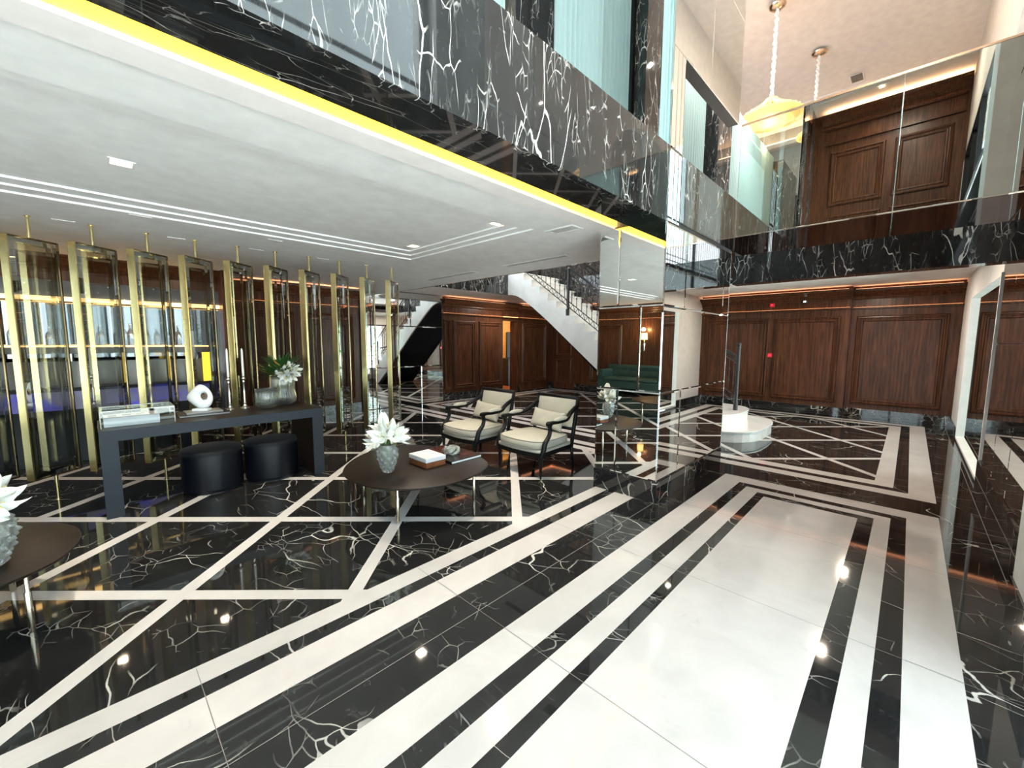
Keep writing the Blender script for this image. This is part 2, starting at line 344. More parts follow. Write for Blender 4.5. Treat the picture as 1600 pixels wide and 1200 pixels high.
def wood_wall(wall, kind, c, u0, u1, panels, zb=.2, led=2.36, top=2.79, pz=(.30, 2.18), base=True, crowns=True):
    Pf = mapper(kind, c)
    for a, b in panels:
        m = MB(); raised(m, Pf, a, b, pz[0], pz[1]); m.build('wall_panel', 'walnut', wall)
    if base:
        m = MB(); pbox(m, Pf, u0, u1, 0, zb, 0, .02); m.build('skirting', 'black_marble_base', wall, bevel=.003)
    m = MB(); pbox(m, Pf, u0, u1, led-.035, led-.012, 0, .045); pbox(m, Pf, u0, u1, led-.012, led+.0, .028, .045); m.build('moulding', 'walnut', wall)
    m = MB(); pbox(m, Pf, u0+.02, u1-.02, led-.010, led+.004, .002, .026); m.build('led_strip', 'led_orange', wall)
    if crowns:
        m = MB(); pbox(m, Pf, u0+.05, u1-.05, top-.058, top-.05, .05, .17); m.build('cove_light', 'led_cove2', wall)
        m = MB(); crown(m, Pf, u0, u1, top-.06); pbox(m, Pf, u0, u1, led+.20, led+.225, 0, .03); m.build('cornice', 'walnut', wall)

# back wall (faces the entrance) ------------------------------------------------
m = MB(); m.box(11.3, 11.7, .97, 9.0, 0, 2.93); m.box(11.52, 11.7, -.9, .97, 0, 2.93)
wall_back = m.build('wall_back', 'walnut'); struct(wall_back, 'dark walnut panelled wall at the far end of the hall')
wood_wall(wall_back, 'X-', 11.3, .97, 9.0, [(1.12, 2.34), (2.44, 3.75), (3.85, 5.15), (5.25, 6.5), (6.95, 7.45)])
wood_wall(wall_back, 'X-', 11.52, -.66, .97, [(-.50, .88)])
# door pair in the far corner
def door(nm, kind, c, u0, u1, v1, lab, handle_u, two=True):
    Pf_ = mapper(kind, c); m = MB(); pbox(m, Pf_, u0, u1, .02, v1, 0, .045); o = m.build(nm, 'walnut', bevel=.004, org=Pf_((u0+u1)/2, 0, 0)); struct(o, lab)
    og = Vector(o.location)
    def bld(m, nme, mat, **k):
        q = m.build(nme, mat, None, **k); q.parent = o; q.location = Vector(q.location)-og; return q
    if two:
        m = MB(); raised(m, Pf_, u0+.10, u1-.10, 1.15, v1-.12, [(a*.6, b*.7+.045) for a, b in PROF]); bld(m, 'door_panel', 'walnut')
        m = MB(); raised(m, Pf_, u0+.10, u1-.10, .22, 1.0, [(a*.6, b*.7+.045) for a, b in PROF]); bld(m, 'door_panel', 'walnut')
    else:
        m = MB(); raised(m, Pf_, u0+.08, u1-.08, .30, v1-.05, [(a, b+.045) for a, b in PROF]); bld(m, 'door_panel', 'walnut')
    m = MB(); a = Pf_(handle_u, 1.05, .045); b = Pf_(handle_u, 1.05, .10); d = Pf_(handle_u-.10, 1.05, .10)
    m.tube([a, b], .012, 8); m.tube([b, d], .009, 8); m.tube([a, Pf_(handle_u, 1.05, .052)], .026, 12); bld(m, 'door_handle', 'silver', smooth=True, autos=40)
    return o
door('door_1', 'X-', 11.3, 8.05, 8.90, 2.22, 'walnut door with two raised panels in the far corner behind the stairs', 8.13)
door('door_2', 'Y-', 9.0, 9.58, 10.95, 2.24, 'walnut jib door with one tall raised panel right of the open doorway', 10.4, False)

# left wall ----------------------------------------------------------------------
m = MB(); m.box(1.9, 8.86, 9.0, 9.3, 0, 3.0); m.box(9.48, 11.7, 9.0, 9.3, 0, 3.0); m.box(8.86, 9.48, 9.0, 9.3, 2.25, 3.0)
wall_left = m.build('wall_left', 'walnut'); struct(wall_left, 'walnut panelled wall with an open doorway beyond the lounge')
wood_wall(wall_left, 'Y-', 9.0, 6.60, 8.84, [(6.95, 7.74), (7.88, 8.80)])
wood_wall(wall_left, 'Y-', 9.0, 9.50, 11.28, [])
m = MB(); Pf = mapper('Y-', 9.0); pbox(m, Pf, 8.84, 9.50, 2.325, 2.348, 0, .045); m.build('moulding', 'walnut', wall_left)
m = MB(); pbox(m, Pf, 8.84, 9.50, 2.35, 2.368, .002, .026); m.build('led_strip', 'led_orange', wall_left)
m = MB(); crown(m, Pf, 8.84, 9.50, 2.76); m.build('cornice', 'walnut', wall_left)
wood_wall(wall_left, 'Y-', 9.0, 1.92, 4.28, [(2.10, 2.95), (3.15, 4.15)])
m = MB(); raised(m, Pf, 6.64, 6.86, .30, 2.18, [(a*.6, b) for a, b in PROF]); m.build('wall_panel', 'walnut', wall_left)
# the room glimpsed through the doorway
m = MB(); m.box(8.2, 12.2, 9.3, 10.9, -.12, 0, 0); m.box(8.2, 12.2, 10.8, 10.9, 0, 2.6, 1); m.box(8.1, 8.2, 9.3, 10.9, 0, 2.6, 2); m.box(12.2, 12.3, 9.3, 10.9, 0, 2.6, 2); m.box(8.2, 12.2, 9.31, 10.9, 2.6, 2.7, 1)
r = m.build('floor', ['cherry', 'oak_glow', 'black_paint']); struct(r, 'warm lit room seen through the open doorway')
l = bpy.data.lights.new('room_lamp', 'POINT'); l.energy = 110; l.color = (1, .70, .34); l.shadow_soft_size = .15; lo = bpy.data.objects.new('room_lamp', l); COL.objects.link(lo); lo.location = (9.6, 10.1, 2.2)
m = MB(); m.box(10.5, 11.3, 10.4, 10.75, 0, .95); m.box(10.45, 11.35, 10.36, 10.78, .95, 1.0); m.box(10.75, 11.2, 10.70, 10.77, 1.0, 1.95); cb = m.build('side_cabinet', 'black_paint', bevel=.01, org=(10.9, 10.5, 0)); tag(cb, 'low black cabinet in the warm room beyond the open doorway', 'cabinet')

# mirrored cladding ----------------------------------------------------------------
def tile(Pf_, u0, u1, v0, v1, parent, name='mirror_tile', mat='mirror', g=.0015, bv=.013):
    m = MB(); u0 += g; u1 -= g; v0 += g; v1 -= g
    L = [[(u0, v0, 0), (u1, v0, 0), (u1, v1, 0), (u0, v1, 0)], [(u0, v0, .004), (u1, v0, .004), (u1, v1, .004), (u0, v1, .004)], [(u0+bv, v0+bv, .007), (u1-bv, v0+bv, .007), (u1-bv, v1-bv, .007), (u0+bv, v1-bv, .007)]]
    V = [Pf_(*p) for l_ in L for p in l_]
    m.add(V, [(3, 2, 1, 0), (8, 9, 10, 11)]+[(i*4+k, i*4+(k+1) % 4, (i+1)*4+(k+1) % 4, (i+1)*4+k) for i in (0, 1) for k in range(4)])
    og = Vector(parent.location) if parent else Vector((0, 0, 0))
    o = m.build(name, mat); o.parent = parent; o.location = -og; return o
m = MB(); m.box(4.30, 6.57, 8.955, 9.0, 0, 2.79); mw = m.build('mirror_wall', 'black_paint', org=(5.4, 8.97, 0)); tag(mw, 'bevelled mirror cladding on the far wall showing the staircase reflected', 'mirror')
Pf = mapper('Y-', 8.955)
for v0, v1, us in ((0, .97, (4.31, 4.95, 5.88, 6.56)), (.97, 1.965, (4.31, 5.15, 6.56)), (1.965, 2.78, (4.31, 4.6, 5.59, 6.56))):
    for a, b in zip(us, us[1:]): tile(Pf, a, b, v0, v1, mw)

# mirror clad column
CX0, CX1, CY0, CY1 = 3.82, 5.74, 1.71, 2.43
colm = empty('mirror_column', ((CX0+CX1)/2, (CY0+CY1)/2, 0), 'square column clad in bevelled mirror tiles on a black marble plinth', 'column')
oc = colm.location
def under(parent, o): o.parent = parent; o.location = Vector(o.location)-Vector(parent.location); return o
m = MB(); m.box(CX0+.01, CX1-.01, CY0+.01, CY1-.01, .2, 2.76); m.box(CX0+.01, CX1-.01, CY0+.01, CY0+.13, 4.26, 9.0); m.box(CX0+.01, CX0+.28, CY0+.01, CY0+.13, 2.76, 4.26); under(colm, m.build('core', 'black_paint'))
m = MB(); m.box(CX0-.004, CX1+.004, CY0-.004, CY1+.004, 0, .215); under(colm, m.build('plinth', 'black_marble_base', bevel=.004))
PX = mapper('X-', CX0+.01); PY = mapper('Y-', CY0+.01)
for v0, v1, us in ((.22, 1.11, (CY0, 2.175, CY1)), (1.11, 1.965, (CY0, 1.945, CY1-.0)), (1.965, 2.75, (CY0, 2.195, CY1))):
    for a, b in zip(us, us[1:]): tile(PX, a, b, v0, v1, colm)
for v0, v1, us in ((.22, 1.10, (CX0, 4.32, CX1)), (1.10, 1.95, (CX0, 4.90, CX1)), (1.95, 2.72, (CX0, 4.32, 5.50, CX1)), (2.72, 3.38, (CX0, CX0+.11, CX0+.20, CX0+.28)), (3.38, 4.255, (CX0, CX0+.11, CX0+.20, CX0+.28)), (4.255, 5.4, (CX0, 4.75, CX1)), (5.4, 6.6, (CX0, 4.3, CX1)), (6.6, 7.8, (CX0, 4.8, CX1)), (7.8, 8.99, (CX0, 4.3, CX1))):
    for a, b in zip(us, us[1:]): tile(PY, a, b, v0, v1, colm)
for v0, v1 in ((3.40, 4.9), (4.9, 6.6), (6.6, 8.99)): tile(PX, CY0, CY0+.13, v0, v1, colm)
PX2 = mapper('X+', CX1-.01)
for v0, v1 in ((.22, 1.5), (1.5, 2.75)): tile(PX2, CY0, CY1, v0, v1, colm)

# ------------------------------------------------------------------ ceilings
m = MB()
def flat(m, x0, x1, y0, y1, z, mi=0): m.add([(x0, y0, z), (x1, y0, z), (x1, y1, z), (x0, y1, z)], [(0, 1, 2, 3)], mi)
def tray(m, X0, X1, Y0, Y1, z, rings, st, mi=0):
    # outer flat ring, then shallow steps up to the recessed field
    rc = [(X0, X1, Y0, Y1, z)]
    zz = z
    for (x0, x1, y0, y1) in rings: rc.append((x0, x1, y0, y1, zz)); zz += st; rc.append((x0, x1, y0, y1, zz))
    V = []; Fc = []
    for (x0, x1, y0, y1, z_) in rc: V += [(x0, y0, z_), (x1, y0, z_), (x1, y1, z_), (x0, y1, z_)]
    for i in range(len(rc)-1):
        for k in range(4): Fc.append((i*4+k, i*4+(k+1) % 4, (i+1)*4+(k+1) % 4, (i+1)*4+k))
    Fc.append(tuple((len(rc)-1)*4+k for k in range(4))); m.add(V, Fc, mi)
CZ = 2.76
tray(m, -4.7, 5.15, 2.44, 9.0, CZ, [(-3.2, 3.30, 2.90, 5.24), (-3.05, 3.19, 3.02, 5.07), (-2.95, 3.07, 3.10, 4.90)], .016)
m.box(-4.7, 5.15, 2.26, 2.44, CZ-.012, 3.05, 1)          # lip beside the cove
m.box(-4.7, 5.15, 2.44, 9.3, 3.05, 3.28, 0)
ceil = m.build('ceiling', ['plaster', 'lip_pink']); struct(ceil, 'low white lounge ceiling with stepped rectangular tray lines')
m = MB(); m.box(5.83, 11.7, -.66, 1.80, 2.80, 2.93); m.box(11.7, 17.5, -.9, 9.1, 2.80, 2.93); m.box(9.12, 11.3, 1.80, 9.0, 2.80, 3.28); m.box(5.17, 9.12, 7.52, 9.0, 2.80, 3.28); m.box(3.83, 9.10, 1.76, 2.95, 3.05, 3.28); m.box(9.10, 17.5, 1.80, 2.95, 2.94, 3.28)
c2 = m.build('ceiling.001', 'plaster_warm'); struct(c2, 'pale ceiling under the rear gallery and over the stair lobby')
m = MB(); tray(m, -5.9, 17.5, -.9, 9.1, 9.0, [(-4.8, 16.4, .99, 7.9), (-4.6, 16.2, 1.24, 7.7), (-4.45, 16.05, 1.42, 7.55)], .02); m.box(-5.9, 17.5, -.9, 9.1, 9.08, 9.15)
c3 = m.build('ceiling.002', 'plaster_warm'); struct(c3, 'high ceiling above the double height hall')

# marble fronts of the galleries
m = MB(); m.box(-5.7, CX0+.008, 1.71, 1.75, 2.72, 3.385, 0); m.box(-5.7, CX0+.008, 1.75, 2.05, 2.72, 2.75, 1); m.box(-5.7, CX0+.008, 2.03, 2.05, 2.75, 2.98, 1); m.box(-5.7, CX0, 1.75, 2.44, 3.05, 3.28, 0)
m.box(CX0+.29, 9.1, 1.716, 1.75, 2.762, 3.385, 0); m.box(CX0+.29, 9.1, 1.75, 2.44, 2.762, 2.79, 1)
f1 = m.build('trim_1', ['black_marble_wall', 'black_marble_soffit']); struct(f1, 'long black marble gallery front running over the lounge edge')
m = MB(); m.box(-4.7, CX0, 2.06, 2.25, 2.93, 2.96); m.box(-4.7, CX0, 2.235, 2.257, 2.77, 2.93)
cv = m.build('cove_light', 'led_yellow', f1)
cv.name = 'cove_light'
m = MB(); m.box(5.79, 5.83, -.66, 1.705, 2.34, 2.69, 0); m.box(5.83, 6.0, -.66, 1.705, 2.34, 2.38, 0); m.box(5.96, 6.0, -.66, 1.705, 2.38, 2.8, 0)
f2 = m.build('trim_2', 'black_marble_wall'); struct(f2, 'black marble beam across the lobby under the rear gallery')
m = MB(); m.box(5.15, 5.19, 2.44, 9.0, 2.76, 3.40); m.box(5.15, 7.54, 7.48, 7.52, 2.785, 3.30); m.box(9.08, 9.12, 1.8, 7.52, 2.785, 3.30)
f3 = m.build('trim_3', 'black_marble_wall'); struct(f3, 'black marble gallery edges around the stair opening')

# glass balustrade of the rear gallery
bal = empty('mirror_balustrade', (5.81, .5, 2.69), 'tall mirror panelled balustrade with slim dark rail along the rear gallery', 'balustrade')
for a, b, mt in ((-.64, .238, 'mirror_green'), (.242, 1.068, 'mirror_green'), (1.072, 1.705, 'balustrade_glass')):
    m = MB(); m.box(5.797, 5.812, a, b, 2.937, 4.252); under(bal, m.build('mirror_panel' if mt == 'mirror_green' else 'glass_panel', mt, bevel=.002))
    m = MB(); m.box(5.795, 5.815, a, b, 2.69, 2.925); under(bal, m.build('mirror_band', 'bronze_mirror', bevel=.002))
    m = MB(); m.box(5.790, 5.80, a+.12, a+.34, 2.925, 2.934); under(bal, m.build('clip', 'silver'))
m = MB(); m.box(5.788, 5.812, -.65, 1.70, 4.25, 4.268); under(bal, m.build('handrail', 'rose_brass'))
# ------------------------------------------------------------------ upper left wall: marble, curtain, pilaster
m = MB(); m.box(-5.9, -1.3, 2.80, 2.95, 3.28, 9.0); m.box(2.72, 3.32, 2.76, 2.95, 3.28, 9.0); m.box(5.22, 5.74, 2.70, 2.95, 3.28, 9.0); m.box(-1.3, 2.72, 2.80, 2.95, 8.6, 9.0); m.box(3.32, 5.22, 2.80, 2.95, 8.6, 9.0)
m.box(3.02, 3.34, 2.70, 2.80, 3.28, 9.0); m.box(-1.62, -1.25, 2.62, 2.80, 3.28, 9.0); m.box(-3.4, -2.9, 2.62, 2.80, 3.28, 9.0); m.box(5.74, 17.5, 8.9, 9.1, 3.28, 9.0)
m.box(5.74, 17.5, 2.90, 2.98, 3.28, 6.2); m.box(7.83, 8.52, 2.66, 2.90, 3.28, 6.2); m.box(12.5, 14.2, 2.66, 2.90, 3.28, 6.2); m.box(15.7, 16.4, 2.66, 2.90, 3.28, 6.2)
ul = m.build('wall_gallery', 'black_marble_wall'); struct(ul, 'black marble upper wall with pilasters behind the gallery front')
gm = empty('gallery_mirror', (-2.2, 2.78, 3.28), 'tall mirror strips between the black pilasters of the upper gallery, seen in the balustrade', 'mirror')
for u0, u1 in ((-2.85, -1.65), (-4.9, -3.45)):
    for v0, v1 in ((3.3, 6.0), (6.0, 8.95)): tile(mapper('Y-', 2.79), u0, u1, v0, v1, gm)
for u0, u1 in ((14.22, 14.6), (14.9, 15.65)): tile(mapper('Y-', 2.89), u0, u1, 3.3, 6.15, gm)
def window(nm, Pf_, u0, u1, v0, v1, nu, nv, lab, fw_=.05, mat='paint_white', glassm='pane'):
    m = MB(); 
    for a, b, c_, d_ in ((u0, u1, v0, v0+fw_), (u0, u1, v1-fw_, v1), (u0, u0+fw_, v0+fw_, v1-fw_), (u1-fw_, u1, v0+fw_, v1-fw_)): pbox(m, Pf_, a, b, c_, d_, -.06, .02)
    for i in range(1, nu): u = u0+(u1-u0)*i/nu; pbox(m, Pf_, u-fw_/2, u+fw_/2, v0+fw_, v1-fw_, -.05, .01)
    for i in range(1, nv): v = v0+(v1-v0)*i/nv; pbox(m, Pf_, u0+fw_, u1-fw_, v-fw_/2, v+fw_/2, -.045, .005)
    og = Pf_((u0+u1)/2, v0, 0); o = m.build(nm, mat, org=og); struct(o, lab)
    m = MB(); m.add([Pf_(u0+.01, v0+.01, -.03), Pf_(u1-.01, v0+.01, -.03), Pf_(u1-.01, v1-.01, -.03), Pf_(u0+.01, v1-.01, -.03)], [(0, 1, 2, 3)]); g_ = m.build('window_pane', glassm); g_.parent = o; g_.location = -Vector(og)
    return o
window('window_1', mapper('Y-', 2.88), 3.32, 5.22, 3.28, 8.6, 2, 1, 'tall upper window behind the sheer curtain beside the dark pilaster', .06, 'charcoal_frame')
window('window_7', mapper('Y-', 2.88), -1.3, 2.72, 3.28, 8.6, 3, 1, 'wide upper gallery window seen in the balustrade mirror', .06, 'charcoal_frame')
def curtain(x0, x1, y, z0, z1, lab, amp=.028, wl=.085, axis='x'):
    m = MB(); n = int((x1-x0)/.012)
    def fn(i, j):
        x = x0+(x1-x0)*i; a = amp*(.75+.25*math.sin(x*9)); q = y+a*math.sin(2*PI*x/wl+.6*math.sin(5*x)); return (x, q, z0+(z1-z0)*j) if axis == 'x' else (q, x, z0+(z1-z0)*j)
    m.grid(fn, n, 1); o = m.build('sheer_curtain', 'curtain', smooth=True, org=((x0+x1)/2, y, z0)); tag(o, lab, 'curtain'); return o
curtain(3.38, 4.86, 2.74, 3.30, 8.8, 'pale teal sheer curtain hanging over the upper gallery window')
curtain(5.80, 7.55, 2.80, 3.30, 6.15, 'sheer curtain of the first gallery bay right of the column, seen through the glass panel')
curtain(8.56, 12.1, 2.80, 3.30, 6.15, 'widest pale sheer curtain seen through the glass panel of the balustrade')
curtain(-1.2, 2.70, 2.74, 3.30, 8.8, 'wide pale sheer curtain of the upper gallery, seen in the balustrade mirror')

# ------------------------------------------------------------------ right wall
Pr = mapper('Y+', -.66)
m = MB(); pbox(m, Pr, 3.55, 6.9, 0, 2.9, -.2, -.02, 0); pbox(m, Pr, 10.0, 11.7, .17, 3.3, -.25, 0, 1); pbox(m, Pr, 6.9, 10.0, 2.37, 3.3, -.25, 0, 1)
AX0, AX1, AZ0, AZ1 = 6.7, 9.5, 3.3, 5.75
pbox(m, Pr, 3.55, AX0, 2.9, 9.0, -.25, -.02, 3); pbox(m, Pr, AX1, 17.5, 2.93, 9.0, -.25, -.02, 3); pbox(m, Pr, -5.9, 3.55, 6.6, 9.0, -.25, -.02, 3); pbox(m, Pr, AX0, AX1, 6.45, 9.0, -.25, -.02, 3); pbox(m, Pr, -5.9, -4.9, 2.6, 6.6, -.25, -.02, 3); pbox(m, Pr, AX0, 6.9, 2.9, 3.3, -.25, -.02, 1)
NA = 28
for i in range(NA):
    x0 = AX0+(AX1-AX0)*i/NA; x1 = AX0+(AX1-AX0)*(i+1)/NA; ha = lambda x: 4.75+(AZ1-4.75)*max(0, 1-((x-(AX0+AX1)/2)/((AX1-AX0)/2))**2)**.5
    V = [(x0, -.66-.25, ha(x0)), (x1, -.66-.25, ha(x1)), (x1, -.66-.25, 6.45), (x0, -.66-.25, 6.45), (x0, -.68, ha(x0)), (x1, -.68, ha(x1)), (x1, -.68, 6.45), (x0, -.68, 6.45)]
    m.add(V, [(0, 1, 2, 3), (4, 7, 6, 5), (0, 4, 5, 1), (3, 2, 6, 7)], 3)
pbox(m, Pr, 2.85, 3.55, .29, 8.99, -.3, .15, 1); pbox(m, Pr, 2.84, 3.56, 0, .29, -.3, .16, 2); pbox(m, Pr, 3.56, 6.9, 0, .30, -.02, .03, 2); pbox(m, Pr, 10.0, 11.7, 0, .17, -.25, .012, 2)
wr = m.build('wall_right', ['black_paint', 'paint_white', 'black_marble_base', 'taupe_wall']); struct(wr, 'white right wall and pier with black marble skirting')
rm = empty('mirror_cladding', (5.2, -.66, .3), 'tall mirror panels lining the right wall beside the white pier', 'mirror')
for u0, u1 in ((3.56, 4.4), (4.4, 5.25), (5.25, 6.05), (6.05, 6.9)):
    for v0, v1 in ((.30, 1.6), (1.6, 2.9)): tile(Pr, u0, u1, v0, v1, rm)
for u0, u1 in ((3.58, 4.6), (4.6, 5.75)):
    for v0, v1 in ((2.9, 4.6), (4.6, 6.44)): tile(Pr, u0, u1, v0, v1, rm)
window('window_2', Pr, 6.9, 10.0, .03, 2.37, 1, 1, 'clear floor length window in the right wall of the lobby', .035)
window('window_3', mapper('Y+', -.74), 6.72, 9.48, 3.3, 5.95, 2, 1, 'upper window in the right wall beside the gallery', .05)
window('window_4', Pr, -4.85, -1.25, .03, 6.58, 2, 2, 'glazed entrance front behind the viewer', .07, 'charcoal_frame')
window('window_5', Pr, -1.25, 2.84, .03, 6.58, 2, 2, 'glazed entrance front beside the viewer', .07, 'charcoal_frame')
# front wall behind the viewer
m = MB(); m.box(-4.95, -4.7, 1.71, 9.3, 0, 3.0)
m.box(-5.95, -5.7, -.9, 2.8, 2.6, 9.0)
wf = m.build('wall_front', 'walnut'); struct(wf, 'walnut wall at the near end of the lounge, seen in the column mirror')
wood_wall(wf, 'X+', -4.7, 1.75, 8.8, [(1.9, 2.9), (3.05, 4.05), (4.2, 5.2), (6.9, 7.9)])
Pe = mapper('X+', -5.7)
for a, b in ((-.42, .80), (1.0, 2.34)):
    for z0, z1 in ((3.2, 5.75), (6.05, 7.75)):
        m = MB(); raised(m, Pe, a, b, z0, z1, [(x*1.5, n*1.4) for x, n in PROF]); m.build('wall_panel', 'walnut', wf)
m = MB(); crown(m, Pe, -.66, 2.62, 8.86, .34, .34); m.build('cornice', 'walnut', wf)
m = MB(); pbox(m, Pe, -.6, 2.5, 7.98, 8.02, 0, .07); pbox(m, Pe, -.6, 2.5, 8.02, 8.05, .05, .07); pbox(m, Pe, -.6, 2.5, 8.44, 8.47, 0, .09); pbox(m, Pe, -.6, 2.5, 8.47, 8.50, .07, .09); m.build('moulding', 'walnut', wf)
m = MB(); pbox(m, Pe, -.55, 2.45, 8.022, 8.052, .004, .04); pbox(m, Pe, -.55, 2.45, 8.472, 8.505, .004, .06); m.build('led_strip', 'led_orange', wf)
m = MB(); pbox(m, Pe, -.6, 2.5, 8.865, 8.90, .04, .20); m.build('cove_light', 'led_cove', wf)
window('window_6', mapper('X+', -5.7), -.6, 1.7, .03, 2.6, 2, 1, 'glazed end of the entrance hall', .07, 'charcoal_frame')
m = MB(); m.box(-5.75, -4.7, 1.71, 1.80, 0, 2.72); m.box(-5.75, -4.85, -.74, -.66, 0, 6.6)
w5 = m.build('wall_entrance', 'paint_white'); struct(w5, 'white return wall at the entrance')
m = MB(); m.box(5.17, 17.5, 9.1, 9.2, 2.9, 9.1); m.box(17.5, 17.6, -.9, 9.1, 2.8, 9.1)
w6 = m.build('wall_upper', 'grey_wall'); struct(w6, 'upper wall of the stair hall')
m = MB()
for z, r_ in ((3.40, .012), (3.52, .01), (4.15, .01), (4.28, .024)): m.tube([(-5.0, -.52, z), (2.8, -.52, z)], r_, 6)
for i in range(56):
    x = -4.9+.138*i; m.tube([(x, -.52, 3.30), (x, -.52, 4.15)], .008, 5)
m.box(-5.1, 2.84, -.60, -.44, 3.22, 3.30)
br = m.build('reflection_railing', 'black_iron', org=(-1.1, -.52, 3.22)); tag(br, 'black iron railing added before the upper entrance glazing to reflect as bars in the marble', 'railing')  # railing added for its bar reflections in the gallery marble
# outside
m = MB(); m.add([(-30, -40, -.15), (40, -40, -.15), (40, -.95, -.15), (-30, -.95, -.15)], [(0, 1, 2, 3)]); struct(m.build('ground', 'ground_pale'), 'pale paving outside the windows')
m = MB()
for i in range(2600):
    x = random.uniform(3, 16); y = -3.6+random.uniform(-.45, .45); z = random.uniform(-.1, 2.6); s_ = random.uniform(.05, .11); a = random.uniform(0, 6.28); b = random.uniform(-1, 1)
    u = Vector((math.cos(a), math.sin(a), b)).normalized()*s_; v = Vector((-math.sin(a), math.cos(a)*.3, 1)).normalized()*s_*.5
    p = Vector((x, y, z)); m.add([p-u, p-v, p+u, p+v], [(0, 1, 2, 3)])
tag(m.build('hedge', 'leaf_outside', org=(9.5, -3.6, -.15)), 'green hedge growing outside the lobby window', 'hedge', kind='stuff')

# ------------------------------------------------------------------ staircase
st = empty('staircase', (7.54, 2.56, 0), 'pale marble staircase with black iron railing rising behind the column', 'staircase')
RH, RUN, Y0 = .1825, .2577, 2.564; NS = 18; SX0, SX1 = 7.54, 8.98
def dshape(x0, x1, yb, yf, n=20, e=.6):
    cx, rx = (x0+x1)/2, (x1-x0)/2
    pts = [(x1, yb), (x0, yb)]
    for i in range(n+1):
        a = PI*i/n; pts.append((cx-rx*math.copysign(abs(math.cos(a))**e, math.cos(a)), yb-(yb-yf)*math.sin(a)**e))
    return pts
for k in range(NS):
    z0, z1 = RH*k, RH*(k+1); y = Y0+RUN*k; m = MB()
    if k == 0: P_ = dshape(6.90, 9.05, 3.1, 1.66); m.prism(P_, 0, z1-.028); m.prism([((x-7.9)*1.018+7.9, (yy-2.6)*1.018+2.6) for x, yy in P_], z1-.028, z1)
    elif k == 1: P_ = dshape(7.30, 9.02, 3.3, 2.08); m.prism(P_, z0, z1-.028); m.prism([((x-8.1)*1.02+8.1, (yy-2.7)*1.02+2.7) for x, yy in P_], z1-.028, z1)
    elif k == 2: P_ = dshape(7.45, 9.0, 3.6, 2.72, e=.35); m.prism(P_, z0, z1-.028); m.prism([((x-8.2)*1.02+8.2, (yy-3)*1.02+3) for x, yy in P_], z1-.028, z1)
    else:
        m.box(SX0+.04, SX1, y, y+RUN+.05, z0-.02, z1-.03); m.box(SX0+.002, SX1, y-.02, y+RUN+.05, z1-.03, z1)
    under(st, m.build('step', 'stair_marble', bevel=.004))
    tread_y = y
poly = [(3.45, 0), (2.95, 0)]
poly = [(Y0+RUN*3, 0.0)]
pl = [(3.5, 0.02)]
yy = Y0+RUN*2+.02
pl = [(yy, .02), (yy, RH*3)]
for k in range(3, NS): pl += [(Y0+RUN*k, RH*k), (Y0+RUN*k, RH*(k+1)-.001)]
pl += [(7.54, RH*18-.001), (7.54, 2.79), (7.34, 2.775), (7.18, 2.74), (7.0, 2.66), (6.64, 2.43), (6.18, 2.10), (3.52, .02)]
m = MB(); Mx = Matrix(((0, 0, 1, 0), (1, 0, 0, 0), (0, 1, 0, 0), (0, 0, 0, 1)))
m.prism(pl, SX0, SX0+.05, 0, Mx); m.prism([(p[0], p[1]) for p in pl], SX1-.05, SX1, 0, Mx)
m.prism([(7.54, 2.84), (7.54, 2.79), (7.34, 2.775), (7.18, 2.74), (7.0, 2.66), (6.64, 2.43), (6.18, 2.10), (3.52, .02), (3.70, .02), (6.18, 2.22), (7.0, 2.76)], SX0+.051, SX1-.051, 1, Mx)
under(st, m.build('stringer', ['stair_marble', 'black_satin']))
m = MB(); m.box(SX0+.05, SX1-.05, 7.2, 7.56, 2.80, 3.279); under(st, m.build('landing', 'stair_marble'))
def railing(path_xy, parent, nb, lab=None):
    # path: list of (x, y, zbottom); bottom rail, second rail with scrolls between, balusters and handrail
    part = MB()
    P_ = [Vector(p) for p in path_xy]
    part.tube(P_, .011, 6); part.tube([p+Vector((0, 0, .125)) for p in P_], .011, 6)
    part.tube([p+Vector((0, 0, .86)) for p in P_], .024, 8, flat=.6); part.tube([p+Vector((0, 0, .74)) for p in P_], .010, 6)
    L = [0]
    for a, b in zip(P_, P_[1:]): L.append(L[-1]+(b-a).length)
    def at_(s_):
        for i in range(len(P_)-1):
            if s_ <= L[i+1] or i == len(P_)-2: return P_[i].lerp(P_[i+1], (s_-L[i])/(L[i+1]-L[i]))
    n = nb*2
    for i in range(n):
        pts = []
        for k in range(7):
            q = at_(L[-1]*(i+k/6)/n); pts.append(q+Vector((0, 0, .0625+(.05 if i % 2 else -.05)*math.sin(PI*k/6))))
        part.tube(pts, .006, 5, cap=False)
        q = at_(L[-1]*(i+.5)/n)+Vector((0, 0, .80)); d = .028
        part.tube([q+Vector((0, d*math.cos(a), d*math.sin(a))) for a in [2*PI*k/8 for k in range(9)]], .006, 5, cap=False)
    rl = part.build('railing', 'black_iron', smooth=True); under(parent, rl)
    for i in range(nb):
        q = at_(L[-1]*(i+.5)/nb); m = MB(); z = [.125, .30, .315, .33, .35, .45, .52, .535, .55, .57, .74]
        rr = [.008, .008, .015, .015, .008, .008, .008, .014, .014, .008, .008]
        m.tube([q+Vector((0, 0, a)) for a in z], rr, 6); b = m.build('baluster', 'black_iron', smooth=True); b.parent = rl; b.location = Vector((0, 0, 0))
    return rl
